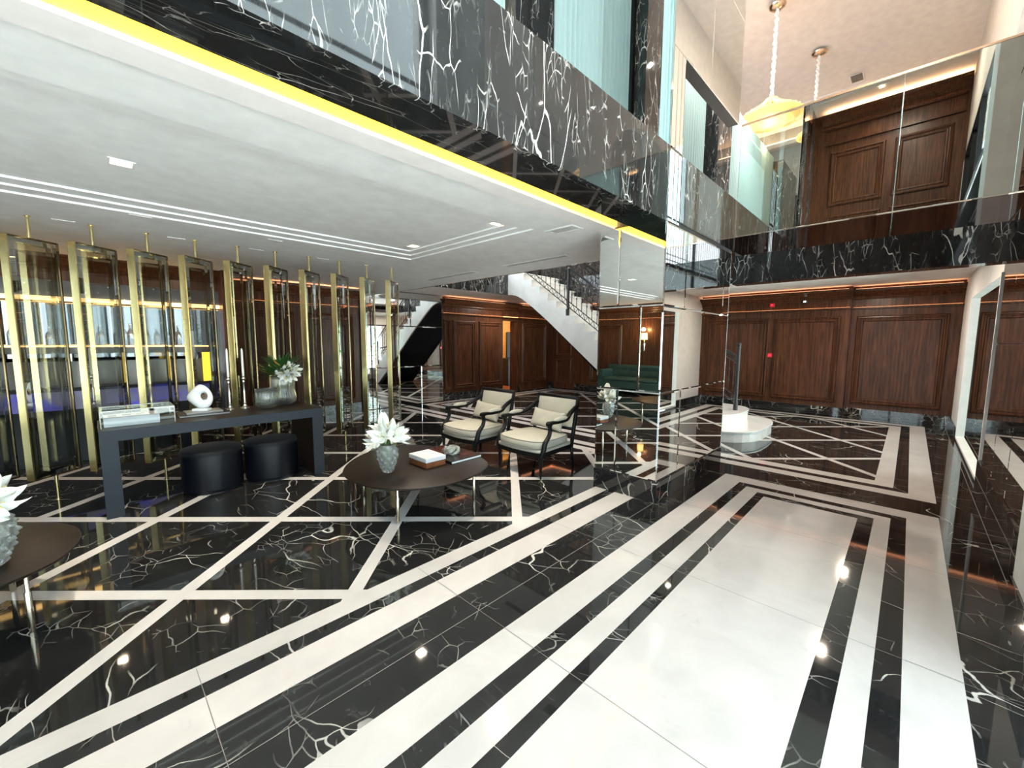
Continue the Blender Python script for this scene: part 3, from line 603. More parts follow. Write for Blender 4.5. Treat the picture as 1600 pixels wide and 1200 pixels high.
def newel(x, y, z0, z1, parent, r=.032):
    m = MB(); hh = z1-z0; m.lathe([(r*1.25, 0), (r*1.25, .16), (r*1.0, .18), (r, hh-.13), (r*1.2, hh-.125), (r*1.2, hh-.10), (r*.9, hh-.095), (r*1.25, hh-.05), (r*.8, hh-.02), (0, hh)], 16, (x, y, z0))
    under(parent, m.build('newel_post', 'black_iron', smooth=True, autos=40))
sl = .66
zb = lambda y: 2.412+(y-5.655)*.70
railing([(SX0+.07, 7.05, zb(7.05)), (SX0+.07, 5.67, zb(5.67))], st, 10)
railing([(SX0+.07, 5.60, zb(5.60)), (SX0+.07, 3.45, zb(3.45))], st, 16)
newel(SX0+.07, 5.64, RH*12, 3.28, st)
railing([(SX0+1.36, 7.05, zb(7.05)), (SX0+1.36, 3.3, zb(3.3)), (8.80, 2.75, .66), (8.56, 2.42, .52), (8.28, 2.26, .45)], st, 34)
newel(8.22, 2.24, RH*2, 1.62, st)
# gallery railing above the stair opening
gr = empty('gallery_railing', (9.10, 4.7, 3.30), 'black iron scroll railing along the gallery above the stairs', 'railing')
m = MB(); P_ = lambda y, z: (9.10, y, z)
for z, r_ in ((3.36, .012), (3.48, .01), (4.08, .01), (4.20, .024)): m.tube([P_(3.05, z), P_(7.5, z)], r_, 6)
under(gr, m.build('rail', 'black_iron', smooth=True))
for i in range(32):
    y = 3.1+i*.138; m = MB(); m.tube([P_(y, 3.28), P_(y, 4.08)], .008, 6); m.tube([P_(y+.045*math.cos(a), 3.60+.06*math.sin(a)) for a in [2*PI*k/8 for k in range(9)]], .006, 5)
    under(gr, m.build('baluster', 'black_iron', smooth=True))

# ------------------------------------------------------------------ brass pivot screens
def make_screen():
    root = empty('pivot_screen', (0, 0, 0), 'x', 'screen', 'brass framed glass pivot screens between lounge and bar')
    W, Z0_, Z1_, D, B = .42, .25, 2.55, .075, .042
    B = .014
    m = MB(); m.box(-W/2, -W/2+B, -D/2, D/2, Z0_, Z1_); m.build('edge_bar', 'brass', root, bevel=.002)
    m = MB(); m.box(W/2-B, W/2, -D/2, -D/2+.02, Z0_, Z1_); m.box(-W/2+B, W/2-B, -D/2, D/2, Z0_, Z0_+B); m.box(-W/2+B, W/2-B, -D/2, D/2, Z1_-B, Z1_); m.build('frame', 'brass_dark_reflect', root, bevel=.002)
    for z0, z1 in ((0, Z0_), (Z1_, CZ)):
        m = MB(); m.lathe([(.014, z0), (.014, z1)], 12); m.lathe([(.026, z0 if z0 == 0 else z1-.006), (.026, z0+.006 if z0 == 0 else z1)], 14); m.build('pivot_rod', 'brass', root, smooth=True, autos=40)
    m = MB(); m.add([(-W/2+B, -.027, Z0_+B), (W/2-B, -.027, Z0_+B), (W/2-B, -.027, Z1_-B), (-W/2+B, -.027, Z1_-B)], [(0, 1, 2, 3)]); m.build('glass_pane', 'smoke_glass', root)
    m = MB(); b2 = .045   # bevelled mirror border of the pane
    for s_ in (-1, 1):
        o4 = [(-W/2+B, Z0_+B), (W/2-B, Z0_+B), (W/2-B, Z1_-B), (-W/2+B, Z1_-B)]; i4 = [(-W/2+B+b2, Z0_+B+b2), (W/2-B-b2, Z0_+B+b2), (W/2-B-b2, Z1_-B-b2), (-W/2+B+b2, Z1_-B-b2)]
        V = [(x, s_*.030, z) for x, z in o4]+[(x, s_*.034, z) for x, z in i4]; m.add(V, [(k, (k+1) % 4, 4+(k+1) % 4, 4+k) for k in range(4)])
    m.build('bevelled_border', 'mirror_tint', root)
    return root
scr = make_screen(); ordn = ['', 'second', 'third', 'fourth', 'fifth', 'sixth', 'seventh', 'eighth', 'ninth', 'tenth']
for i in range(-2, 10):
    o = scr if i == -2 else copy_tree(scr)
    o.location = (-.325+.421*i, 6.07, 0); o.rotation_euler = (0, 0, math.radians(42))
    if i == -2: L_ = 'brass framed pivot screen just outside the left edge of the view'
    elif i == -1: L_ = 'brass framed pivot screen cut by the left edge of the photo'
    elif i == 0: L_ = 'leftmost fully visible brass framed pivot screen'
    elif i == 9: L_ = 'brass framed pivot screen at the right end of the row, nearest the staircase mirror'
    elif i == 8: L_ = 'brass framed pivot screen next to the right end of the row'
    else: L_ = ordn[i]+' fully visible brass framed pivot screen counted from the left'
    o['label'] = L_

# ------------------------------------------------------------------ bar behind the screens
m = MB(); m.box(-4.7, 1.9, 8.62, 9.3, 0, 2.85); bw = m.build('wall_bar', 'black_paint'); struct(bw, 'dark back wall of the bar behind the brass screens')
Pb = mapper('Y-', 8.62)
m = MB(); crown(m, Pb, -4.7, 1.92, 2.80, .25, .24); pbox(m, Pb, -4.7, 1.92, 2.42, 2.56, 0, .04); m.build('cornice', 'walnut', bw)
m = MB(); pbox(m, Pb, -4.7, 1.90, 2.20, 2.42, 0, .03); m.build('glass_band', 'starry_glass', bw)
m = MB(); pbox(m, Pb, -4.7, 1.6, 2.14, 2.195, 0, .07); m.build('led_strip', 'led_amber', bw)
m = MB()
for i in range(7): tile(Pb, -4.6+i*.93, -4.6+(i+1)*.93, .15, 2.12, bw, 'mirror_panel', 'dark_mirror')
m = MB(); m.box(1.6, 1.92, 8.3, 8.62, 0, 2.8); m.build('pilaster', 'walnut', bw, bevel=.006)
bar = empty('bar_counter', (-1.5, 7.9, 0), 'long dark bar counter with glowing shelf edge and blue lit glass band', 'bar')
m = MB(); m.box(-4.4, 1.25, 7.75, 8.2, 0, .70); under(bar, m.build('body', 'black_satin', bevel=.006))
m = MB(); m.box(-4.4, 1.25, 7.73, 8.22, .70, .94); under(bar, m.build('lit_glass_band', 'blue_glass', bevel=.004))
m = MB(); m.box(-4.4, 1.25, 7.70, 8.25, .94, .98); under(bar, m.build('worktop', 'black_satin', bevel=.004))
m = MB(); m.box(-4.4, 1.25, 7.80, 7.84, .98, 1.32); under(bar, m.build('splash_panel', 'counter_grey'))
m = MB(); m.box(-4.4, 1.28, 7.76, 8.1, 1.42, 1.50); under(bar, m.build('upper_shelf', 'counter_grey', bevel=.004))
m = MB(); m.box(-4.4, 1.28, 7.76, 7.79, 1.505, 1.525); under(bar, m.build('shelf_light', 'led_amber'))
m = MB(); m.box(1.19, 1.29, 7.76, 7.78, .98, 1.42); under(bar, m.build('end_light', 'led_yellow'))
m = MB(); m.box(1.29, 1.31, 7.76, 8.1, .94, 1.5); under(bar, m.build('end_panel', 'steel'))
for x in (-3.8, -2.6, -1.4, -.2): m = MB(); m.box(x, x+.03, 7.85, 8.0, .98, 1.42); under(bar, m.build('shelf_post', 'steel'))
# bottles and glasses on the worktop and the shelf
bt = MB(); bt.lathe([(.036, 0), (.038, .01), (.038, .17), (.030, .21), (.013, .24), (.013, .30), (.015, .302), (.015, .315), (0, .315)], 14)
b0 = bt.build('bottle', 'clear_glass', smooth=True, autos=40); n_ = 0
cols = ['clear_glass', 'amber_glass', 'green_velvet']; spots = [(-3.1, 7.95), (-2.75, 7.98), (-1.95, 7.93), (-1.0, 7.97), (-.78, 7.92), (-.35, 7.99), (.12, 7.94), (.42, 7.97), (.70, 7.93), (.95, 7.98)]
names_ = ['at the far left end of the bar shelf', 'left of the gap on the bar shelf', 'alone in the middle of the bar shelf', 'first of the pair behind the leftmost full screen', 'second of the pair behind the leftmost full screen', 'just left of the second screen',
          'right of the second screen', 'between second and third screen', 'behind the third screen', 'nearest the glowing right end of the bar shelf']
for i, (x, y) in enumerate(spots):
    o = b0 if i == 0 else b0.copy()
    if i: COL.objects.link(o)
    o.location = (x, y, 1.501); o.scale = (1, 1, .85+.25*((i*7) % 5)/5); tag(o, 'slim glass bottle standing '+names_[i], 'bottle', 'bottles on the bar shelf')

# ------------------------------------------------------------------ console table
con = empty('console_table', (.93, 5.40, 0), 'long dark console table with slab legs and charcoal edge in front of the screens', 'console table')
cx0, cx1, cy0, cy1, ct, th = 0.0, 1.90, 5.03, 5.76, .80, .10
m = MB(); m.box(cx0, cx1, cy0, cy1, ct-th, ct); under(con, m.build('tabletop', 'espresso', bevel=.003))
for a, b, nm in ((cx0, cx0+.12, 'leg'), (cx1-.12, cx1, 'leg')):
    m = MB(); m.box(a, b, cy0, cy1, 0, ct-th); under(con, m.build('leg', 'espresso', bevel=.003))
plain('charcoal_weave', (.016, .023, .032), .6, 0, Specular_IOR_Level=.3)
m = MB(); m.box(cx0+.001, cx1-.001, cy0-.006, cy0+.001, ct-th, ct-.001); m.box(cx0+.001, cx0+.119, cy0-.006, cy0+.001, .002, ct-th); m.box(cx1-.119, cx1-.001, cy0-.006, cy0+.001, .002, ct-th); e_ = under(con, m.build('front_edge', 'charcoal_weave')); tag(e_, 'charcoal textured front edge')

# ottomans
def ottoman(x, y, lab, r=.275):
    m = MB(); m.lathe([(r*.94, 0), (r*.96, .015), (r*.99, .03), (r, .05), (r, .42), (r*.985, .44), (r*.95, .452), (0, .458)], 48)
    o = m.build('ottoman', 'black_satin', smooth=True, autos=50, org=(x, y, 0)) if False else None
    root = empty('ottoman', (x, y, 0), lab, 'ottoman', 'black drum ottomans under the console')
    m = MB(); m.lathe([(r*.95, .012), (r*.985, .02), (r, .05), (r, .415)], 48); m.build('side', 'black_satin', root, smooth=True, autos=50)
    m = MB(); m.lathe([(r*1.004, .405), (r*1.006, .43), (r*.98, .448), (r*.92, .455), (0, .460)], 48); m.build('seat_top', 'black_velvet', root, smooth=True, autos=60)
    m = MB(); m.lathe([(r*.9, 0), (r*.9, .012)], 32); m.build('foot_ring', 'black_paint', root)
ottoman(.845, 5.36, 'black drum ottoman under the left middle of the console table')
ottoman(1.42, 5.36, 'black drum ottoman under the right side of the console table')

# ------------------------------------------------------------------ coffee tables
def coffee_table(outline, legs, lab, cz=.38, mat='espresso'):
    cx = sum(p[0] for p in outline)/len(outline); cy = sum(p[1] for p in outline)/len(outline)
    root = empty('coffee_table', (cx, cy, 0), lab, 'coffee table', 'pebble shaped coffee tables')
    P_ = [(p.x-cx, p.y-cy) for p in smooth_pts([(x, y, 0) for x, y in outline], 6, True)]
    m = MB(); n = len(P_); prof = [(.955, cz-.028), (.985, cz-.020), (1, cz-.010), (.998, cz-.002), (.99, cz)]
    V = [(x*s_, y*s_, z) for s_, z in prof for x, y in P_]
    Fc = [tuple(range(n-1, -1, -1)), tuple((len(prof)-1)*n+k for k in range(n))]
    for i in range(len(prof)-1):
        for k in range(n): Fc.append((i*n+k, i*n+(k+1) % n, (i+1)*n+(k+1) % n, (i+1)*n+k))
    m.add(V, Fc); m.build('tabletop', mat, root, smooth=True, autos=30)
    for x, y in legs:
        m = MB(); m.lathe([(.013, 0), (.015, .004), (.015, .225), (.010, .232), (.010, cz-.028)], 14, (x-cx, y-cy, 0)); m.build('leg', 'champagne', root, smooth=True, autos=35)
    return root
OUT = [(1.563, 3.72), (1.781, 4.026), (2.067, 4.225), (2.314, 4.251), (2.561, 4.173), (2.74, 3.91), (2.83, 3.591), (2.83, 3.26), (2.73, 2.987), (2.53, 2.834), (2.324, 2.777), (2.094, 2.769), (1.861, 2.848), (1.695, 2.973), (1.574, 3.179), (1.524, 3.433)]
coffee_table(OUT, [(1.795, 3.14), (2.615, 3.07), (1.87, 3.94), (2.50, 3.92)], 'dark oval coffee table with the lily vase and books in front of the armchairs')
OUT2 = [(x-2.33-.32, y+.10) for x, y in OUT]
OUT2 = [(-.119, 3.66), (-.172, 3.919), (-.323, 4.127), (-.55, 4.29), (-.95, 4.33), (-1.3, 4.15), (-1.5, 3.8), (-1.45, 3.4), (-1.15, 3.1), (-.75, 3.05), (-.396, 3.172), (-.20, 3.34)]
coffee_table(OUT2, [(-.33, 3.36), (-1.2, 3.35), (-.45, 4.0), (-1.15, 3.9)], 'dark oval coffee table cut by the left edge of the photo')

# ------------------------------------------------------------------ flowers
def petal(m, base, dirv, side, length, width, curl, mi=0):
    d = Vector(dirv).normalized(); s_ = Vector(side).normalized(); up = s_.cross(d).normalized()
    rows = 9; V = []
    for i in range(rows+1):
        t_ = i/rows; a = curl*t_**1.6; c_ = Vector(base)+d*(length*(t_-.18*curl*t_**3))-up*(length*.55*curl*t_**2.2)
        wd = width*(math.sin(PI*min(1, .12+t_*.88))**.75)*(1-.15*t_)
        for k in (-1, -.5, 0, .5, 1): V.append(c_+s_*wd*k+up*(abs(k)**1.5*wd*.45-.0*t_))
    Fc = [(i*5+k, i*5+k+1, (i+1)*5+k+1, (i+1)*5+k) for i in range(rows) for k in range(4)]
    m.add(V, Fc, mi)
def lily(parent, c, axis, size, rnd, openness=1.0, mat='petal'):
    ax = Vector(axis).normalized(); x = ax.orthogonal().normalized(); y = ax.cross(x); m = MB()
    for k in range(6):
        a = 2*PI*k/6+rnd; rad = x*math.cos(a)+y*math.sin(a); op = openness*(1.0 if k % 2 else .85)
        d = (ax*(1.15-op*.75)+rad*op*.9).normalized(); sd = ax.cross(rad)
        petal(m, Vector(c)+rad*size*.04, d, sd, size*(1 if k % 2 else .94), size*(.30 if k % 2 else .22), .75*openness)
    o = m.build('lily_flower', mat, parent, smooth=True, solid=.0012)
    if openness > .5:
        m = MB()
        for k in range(6):
            a = 2*PI*k/6+rnd+.4; rad = x*math.cos(a)+y*math.sin(a); tip = Vector(c)+ax*size*.52+rad*size*.16
            m.tube([Vector(c), Vector(c)+ax*size*.3+rad*size*.05, tip], .0011, 5, 0); m.tube([tip-rad*.009, tip+rad*.009], .0026, 5, 1)
        m.build('stamen', ['stem_green', 'anther'], o)
def lily_bouquet(loc, flowers, stems_z, lab, cone=.02):
    root = empty('lily_bouquet', loc, lab, 'flowers')
    m = MB()
    for c, ax, s_, op in flowers:
        a = Vector((random.uniform(-cone, cone), random.uniform(-cone, cone), stems_z)); b = Vector(c)-Vector(ax).normalized()*.01
        m.tube(smooth_pts([a, a.lerp(b, .5)+Vector((0, 0, .01)), b], 5), .0035, 6)
    for k in range(7):
        a = 2*PI*k/7; petal(m, (0, 0, flowers[0][0][2]-.07), (math.cos(a), math.sin(a), .35), (-math.sin(a), math.cos(a), 0), .07, .013, .5)
    m.build('stems', 'stem_green', root, smooth=True)
    for i, (c, ax, s_, op) in enumerate(flowers): lily(root, c, ax, s_*1.12, i*.7, op)
    return root
R2 = 2**-.5
def wv(a, b): return (R2*(a+b), R2*(b-a))      # a: to the right, b: away from the viewer -> building axes
def wdir(a, b, c): x, y = wv(a, b); return (x, y, c)

# knobbly crystal  vase on the coffee table
def crystal_vase(loc, h, r, lab, knob=.15, spike=False, mat='crystal'):
    m = MB(); n = 48; rows = 30; prof = []
    shape = [(.42, 0), (.50, .03), (.62, .12), (.82, .35), (.98, .60), (1.0, .72), (.92, .86), (.78, .95), (.76, 1.0)]
    def rad(t_):
        for (r0, a), (r1, b) in zip(shape, shape[1:]):
            if t_ <= b: return r0+(r1-r0)*(t_-a)/(b-a)
        return shape[-1][0]
    for i in range(rows+1): t_ = i/rows; prof.append((r*rad(t_), h*t_))
    for i in range(rows, 2, -3): t_ = i/rows; prof.append((r*rad(t_)*.80-.002, h*t_))
    prof.append((0, h*.09))
    def mod(a, z, i):
        if i > rows: return 1
        t_ = z/h; k = math.cos(a*8+(PI if int(t_*7) % 2 else 0))*math.sin(PI*((t_*7) % 1))
        if spike: return 1+knob*max(0, k)*2.2
        return 1+knob*max(-.2, k)*(1 if t_ < .93 else .2)
    m.lathe(prof, n, (0, 0, 0), mod); o = m.build('crystal_vase', mat, loc=loc); tag(o, lab, 'vase'); return o
VX, VY = 1.87, 3.43
crystal_vase((VX, VY, .381), .262, .092, 'knobbly clear crystal vase holding white lilies on the middle coffee table')
F_ = [((*wv(-.085, -.02), .335), wdir(-.9, -.2, .35), .135, 1), ((*wv(.065, -.03), .34), wdir(.55, -.6, .5), .14, 1.05), ((*wv(-.02, -.045), .34), wdir(-.15, -.9, .35), .12, .95),
      ((*wv(-.02, .02), .40), wdir(-.15, 0, 1), .15, .12), ((*wv(.11, .03), .33), wdir(1, .2, .12), .11, 1), ((*wv(.0, .05), .36), wdir(.1, .6, .8), .12, .8), ((*wv(-.07, .05), .33), wdir(-.8, .5, .4), .12, 1), ((*wv(.02, -.01), .385), wdir(.1, -.3, .9), .12, .7)]
lily_bouquet((VX, VY, .385), F_, .03, 'white lilies spilling out of the crystal vase on the middle coffee table')
# spiky crystal vase on the left table
crystal_vase((-.455, 3.46, .381), .285, .10, 'spiky crystal vase at the left edge of the photo', .13, True)
F_ = [((*wv(.04, -.02), .34), wdir(.9, -.1, .25), .13, 1), ((*wv(.02, .03), .36), wdir(.7, .4, .6), .13, 1), ((*wv(-.03, -.04), .34), wdir(-.3, -.9, .4), .13, 1), ((*wv(-.06, .03), .36), wdir(-.9, .2, .5), .13, 1), ((*wv(0, 0), .40), wdir(.2, -.1, 1), .12, .7), ((*wv(.05, -.05), .30), wdir(.9, -.5, -.1), .11, 1)]
lily_bouquet((-.455, 3.46, .385), F_, .03, 'white lilies in the spiky vase at the left edge of the photo')

# lidded box, book and crystal knot on the coffee table
bx = empty('lidded_box', (2.285, 3.40, .38), 'small square wooden box with white lid on the middle coffee table', 'box')
m = MB(); m.box(-.115, .115, -.15, .15, .0, .052); m.build('box_base', 'cherry', bx, bevel=.003); m = MB(); m.box(-.117, .117, -.152, .152, .054, .096); m.build('lid', 'white_lacquer', bx, bevel=.004)
bk = empty('art_book', (2.63, 3.49, .38), 'large dark glossy art book lying under the crystal knot on the coffee table', 'book')
m = MB(); m.box(-.20, .20, -.30, .30, 0, .004); m.box(-.20, .20, -.30, .30, .024, .030); m.box(-.205, -.198, -.30, .30, 0, .030); m.build('cover', 'cover_dark', bk, bevel=.001)
m = MB(); m.box(-.197, .192, -.292, .292, .004, .024); m.build('pages', 'pages', bk)
m = MB()
for x0, x1, y0, y1 in ((-.15, -.05, .05, .25), (-.02, .10, .10, .26), (.02, .16, -.22, -.12), (-.1, 0, -.05, .04)): m.box(x0, x1, y0, y1, .030, .0306)
m.build('cover_print', 'cover_red', bk)
m = MB()
def knot(t_, R=.058, r_=.026): a = 2*PI*t_; return Vector(((R+r_*math.cos(5*a))*math.cos(3*a), (R+r_*math.cos(5*a))*math.sin(3*a), .042+r_*math.sin(5*a)))
pts = [knot(i/150) for i in range(151)]; m.tube(pts, .0165, 10, cap=False); kn = m.build('crystal_knot', 'crystal', smooth=True, loc=(2.60, 3.42, .411)); tag(kn, 'round ornament of twisted clear crystal lying on the art book', 'ornament')

# ------------------------------------------------------------------ things on the console
ac = empty('acrylic_case', (.27, 5.33, .80), 'clear acrylic display case standing at the left end of the console', 'case')
m = MB(); X0, X1, Y0_, Y1_, Z_ = -.25, .27, -.16, .20, .155
for f_ in ([(X0, Y0_, 0), (X1, Y0_, 0), (X1, Y0_, Z_), (X0, Y0_, Z_)], [(X0, Y1_, 0), (X1, Y1_, 0), (X1, Y1_, Z_), (X0, Y1_, Z_)], [(X0, Y0_, 0), (X0, Y1_, 0), (X0, Y1_, Z_), (X0, Y0_, Z_)], [(X1, Y0_, 0), (X1, Y1_, 0), (X1, Y1_, Z_), (X1, Y0_, Z_)], [(X0, Y0_, Z_), (X1, Y0_, Z_), (X1, Y1_, Z_), (X0, Y1_, Z_)]): m.add(f_, [(0, 1, 2, 3)])
m.build('cover', 'acrylic', ac)
m = MB(); e = .0035
for x in (X0, X1):
    for y in (Y0_, Y1_): m.box(x-e, x+e, y-e, y+e, 0, Z_)
for x in (X0, X1): m.box(x-e, x+e, Y0_, Y1_, Z_-e, Z_+e)
for y in (Y0_, Y1_): m.box(X0, X1, y-e, y+e, Z_-e, Z_+e)
plain('acrylic_edge', (.62, .66, .60), .15, 0, Transmission_Weight=.5); m.build('edges', 'acrylic_edge', ac)
wb = empty('white_book', (.24, 5.335, .802), 'thick white boxed book inside the acrylic case', 'book')
m = MB(); m.box(-.20, .19, -.13, .15, 0, .085); m.build('slipcase', 'white_lacquer', wb, bevel=.002)
m = MB(); m.box(-.19, .18, -.12, .14, .085, .0857); plain('faded_pink', (.72, .66, .66), .5); m.build('cover_sheet', 'faded_pink', wb)
m = MB()
for i in range(3): m.box(-.17+.10*i, -.11+.10*i, -.06+.03*i, .06, .0857, .0862)
m.build('cover_print', 'cover_grey', wb)
gb = empty('flat_book', (.81, 5.50, .80), 'large flat grey book under the white sculpture on the console', 'book')
m = MB(); m.box(-.22, .22, -.18, .18, 0, .004); m.box(-.22, .22, -.18, .18, .020, .024); m.box(-.224, -.217, -.18, .18, 0, .024); m.build('cover', 'cover_dark', gb, bevel=.001)
m = MB(); m.box(-.216, .214, -.174, .174, .004, .020); m.build('pages', 'cover_grey', gb)
sg = empty('slim_book', (.82, 5.51, .824), 'slim dark book lying second in the stack under the white sculpture', 'book')
m = MB(); m.box(-.16, .16, -.12, .12, 0, .012); m.build('cover', 'cover_grey', sg, bevel=.001); m = MB(); m.box(-.158, .158, -.118, .118, .002, .010); m.build('pages', 'pages', sg)
# sculpture: pebble with a hole
sp = empty('ring_sculpture', (.81, 5.52, .836), 'white alabaster sculpture with a round hole and gold core on the console', 'sculpture')
m = MB(); m.box(-.075, .075, -.045, .045, 0, .024); m.build('pedestal', 'alabaster', sp, bevel=.003, ); sp.children[0].rotation_euler = (0, 0, math.radians(-45)+.12)
outline = [(-.005, .025), (.07, .035), (.115, .09), (.125, .155), (.10, .22), (.055, .265), (.01, .285), (-.03, .275), (-.09, .225), (-.14, .165), (-.145, .125), (-.11, .085), (-.06, .045)]
OP = smooth_pts([(x, z, 0) for x, z in outline], 6, True); hc = Vector((.045, .16)); n = len(OP); rings = 14
m = MB(); V = []
for i in range(rings):
    a = 2*PI*i/rings; tcen = .52; 
    for p in OP:
        ang = math.atan2(p.y-hc.y, p.x-hc.x); hole = Vector((hc.x+.028*math.cos(ang), hc.y+.036*math.sin(ang))); o_ = Vector((p.x, p.y))
        mid = (hole+o_)/2; half = (o_-hole)/2; q = mid+half*math.cos(a); th_ = min(.042, half.length*.8)
        x, y = wv(q.x, math.sin(a)*th_); V.append((x, y, q.y))
Fc = [(i*n+k, i*n+(k+1) % n, ((i+1) % rings)*n+(k+1) % n, ((i+1) % rings)*n+k) for i in range(rings) for k in range(n)]
m.add(V, Fc); m.build('body', 'alabaster', sp, smooth=True)
m = MB(); V = []
for k in range(24):
    a = 2*PI*k/24
    for yy in (-.030, .030): x, y = wv(hc.x+.0268*math.cos(a), yy); V.append((x, y, hc.y+.0348*math.sin(a)))
m.add(V, [(2*k, 2*((k+1) % 24), 2*((k+1) % 24)+1, 2*k+1) for k in range(24)]); m.build('gold_core', 'rose_brass', sp, smooth=True)
# candlesticks
cs = empty('candlestick', (1.09, 5.62, .80), 'polished silver candlestick nearer the sculpture', 'candlestick', 'pair of silver candlesticks')
m = MB(); m.lathe([(.050, 0), (.050, .005), (.040, .010), (.024, .018), (.016, .035), (.013, .055), (.017, .062), (.010, .072), (.009, .20), (.0085, .30), (.012, .308), (.014, .315), (.009, .325), (.011, .335), (.026, .345), (.030, .350), (.030, .353), (.016, .356), (.015, .375), (.017, .378), (.0, .378)], 24)
m.build('stick', 'silver', cs, smooth=True, autos=50)
cs2 = copy_tree(cs, loc=(1.245, 5.65, .80)); cs2['label'] = 'polished silver candlestick nearer the glass vases'
cn = MB(); cn.lathe([(.0105, 0), (.0125, .01), (.0115, .28), (.009, .315), (.003, .330), (0, .332)], 16)
c1 = cn.build('taper_candle', 'candle', smooth=True, loc=(1.09, 5.62, 1.178)); tag(c1, 'white taper candle in the candlestick nearer the sculpture', 'candle', 'pair of taper candles')
c2_ = c1.copy(); COL.objects.link(c2_); c2_.location = (1.245, 5.65, 1.178); c2_['label'] = 'white taper candle in the candlestick nearer the glass vases'
# ribbed glass vases
def ribbed(loc, prof, lab, mat='clear_glass', ribs=20, amp=.035, name='glass_vase'):
    m = MB(); N = 80; inner = [(max(r_-.006, .001), z) for r_, z in reversed(prof) if z > prof[0][1]+.012]; full = prof+inner+[(0, prof[0][1]+.014)]; k0 = len(prof)
    m.lathe(full, N, (0, 0, 0), lambda a, z, i: 1+(amp*math.cos(ribs*a) if i < k0 and z > .03 else 0)); o = m.build(name, mat, smooth=True, loc=loc); tag(o, lab, 'vase'); return o
ribbed((1.43, 5.46, .801), [(.055, 0), (.085, .01), (.108, .04), (.118, .08), (.120, .13), (.114, .18), (.112, .232)], 'short rounded ribbed glass vase in front of the tall one on the console')
ribbed((1.655, 5.60, .801), [(.062, 0), (.10, .012), (.132, .05), (.142, .10), (.134, .15), (.120, .19), (.124, .23), (.128, .27), (.122, .32), (.124, .36)], 'tall ribbed glass vase with palm leaves and lilies on the console', 'clear_glass', 20, .045)
# palm leaves
pr_ = empty('palm_leaves', (1.655, 5.60, .81), 'fan of dark green palm leaves standing in the tall ribbed vase', 'plant')
m = MB(); m2 = MB()
for k in range(210):
    a = random.uniform(0, 2*PI); el = random.uniform(.05, 1.25); Ln = random.uniform(.20, .36)*(1 if el > .3 else .85)
    d = Vector((*wv(math.cos(a)*math.cos(el)*1.1-.12, math.sin(a)*math.cos(el)*.8), math.sin(el))); s_ = d.cross(Vector((0, 0, 1))).normalized()
    bs = Vector((*wv(random.uniform(-.05, .03), random.uniform(-.04, .04)), .34+random.uniform(0, .05)))
    tgt = m2 if (k % 16 == 0 and d.dot(Vector((*wv(-1, 0), 0))) > 0) else m
    petal(tgt, bs, d, s_, Ln*.94, .019, random.uniform(.05, .35))
for k in range(3): petal(m2, (*wv(-.06, -.03), .37+.015*k), wdir(-.95, -.1, .22+.07*k), wdir(.1, -.9, 0), .27, .010, .25)
m.build('leaf', 'leaf_green', pr_, smooth=True)['kind'] = 'stuff'; m2.build('leaf', 'leaf_ochre', pr_, smooth=True)
m = MB()
for k in range(8): m.tube([(random.uniform(-.04, .04), random.uniform(-.04, .04), .03), (random.uniform(-.05, .05), random.uniform(-.04, .04), .38)], .004, 6)
m.build('stems', 'stem_green', pr_)
F_ = [((*wv(.06, -.06), .385), wdir(.1, -1, .15), .11, 1), ((*wv(.11, -.04), .42), wdir(.5, -.7, .5), .115, 1), ((*wv(.13, -.05), .37), wdir(.8, -.6, -.25), .11, 1), ((*wv(.04, -.05), .42), wdir(-.3, -.8, .4), .10, 1), ((*wv(.10, -.09), .36), wdir(.3, -.9, -.4), .10, .9), ((*wv(.15, -.02), .42), wdir(.9, -.2, .3), .10, 1), ((*wv(.09, -.05), .445), wdir(.1, -.4, .9), .10, .9)]
lily_bouquet((1.655, 5.60, .81), F_, .03, 'cluster of white lilies leaning right from the tall ribbed vase on the console')

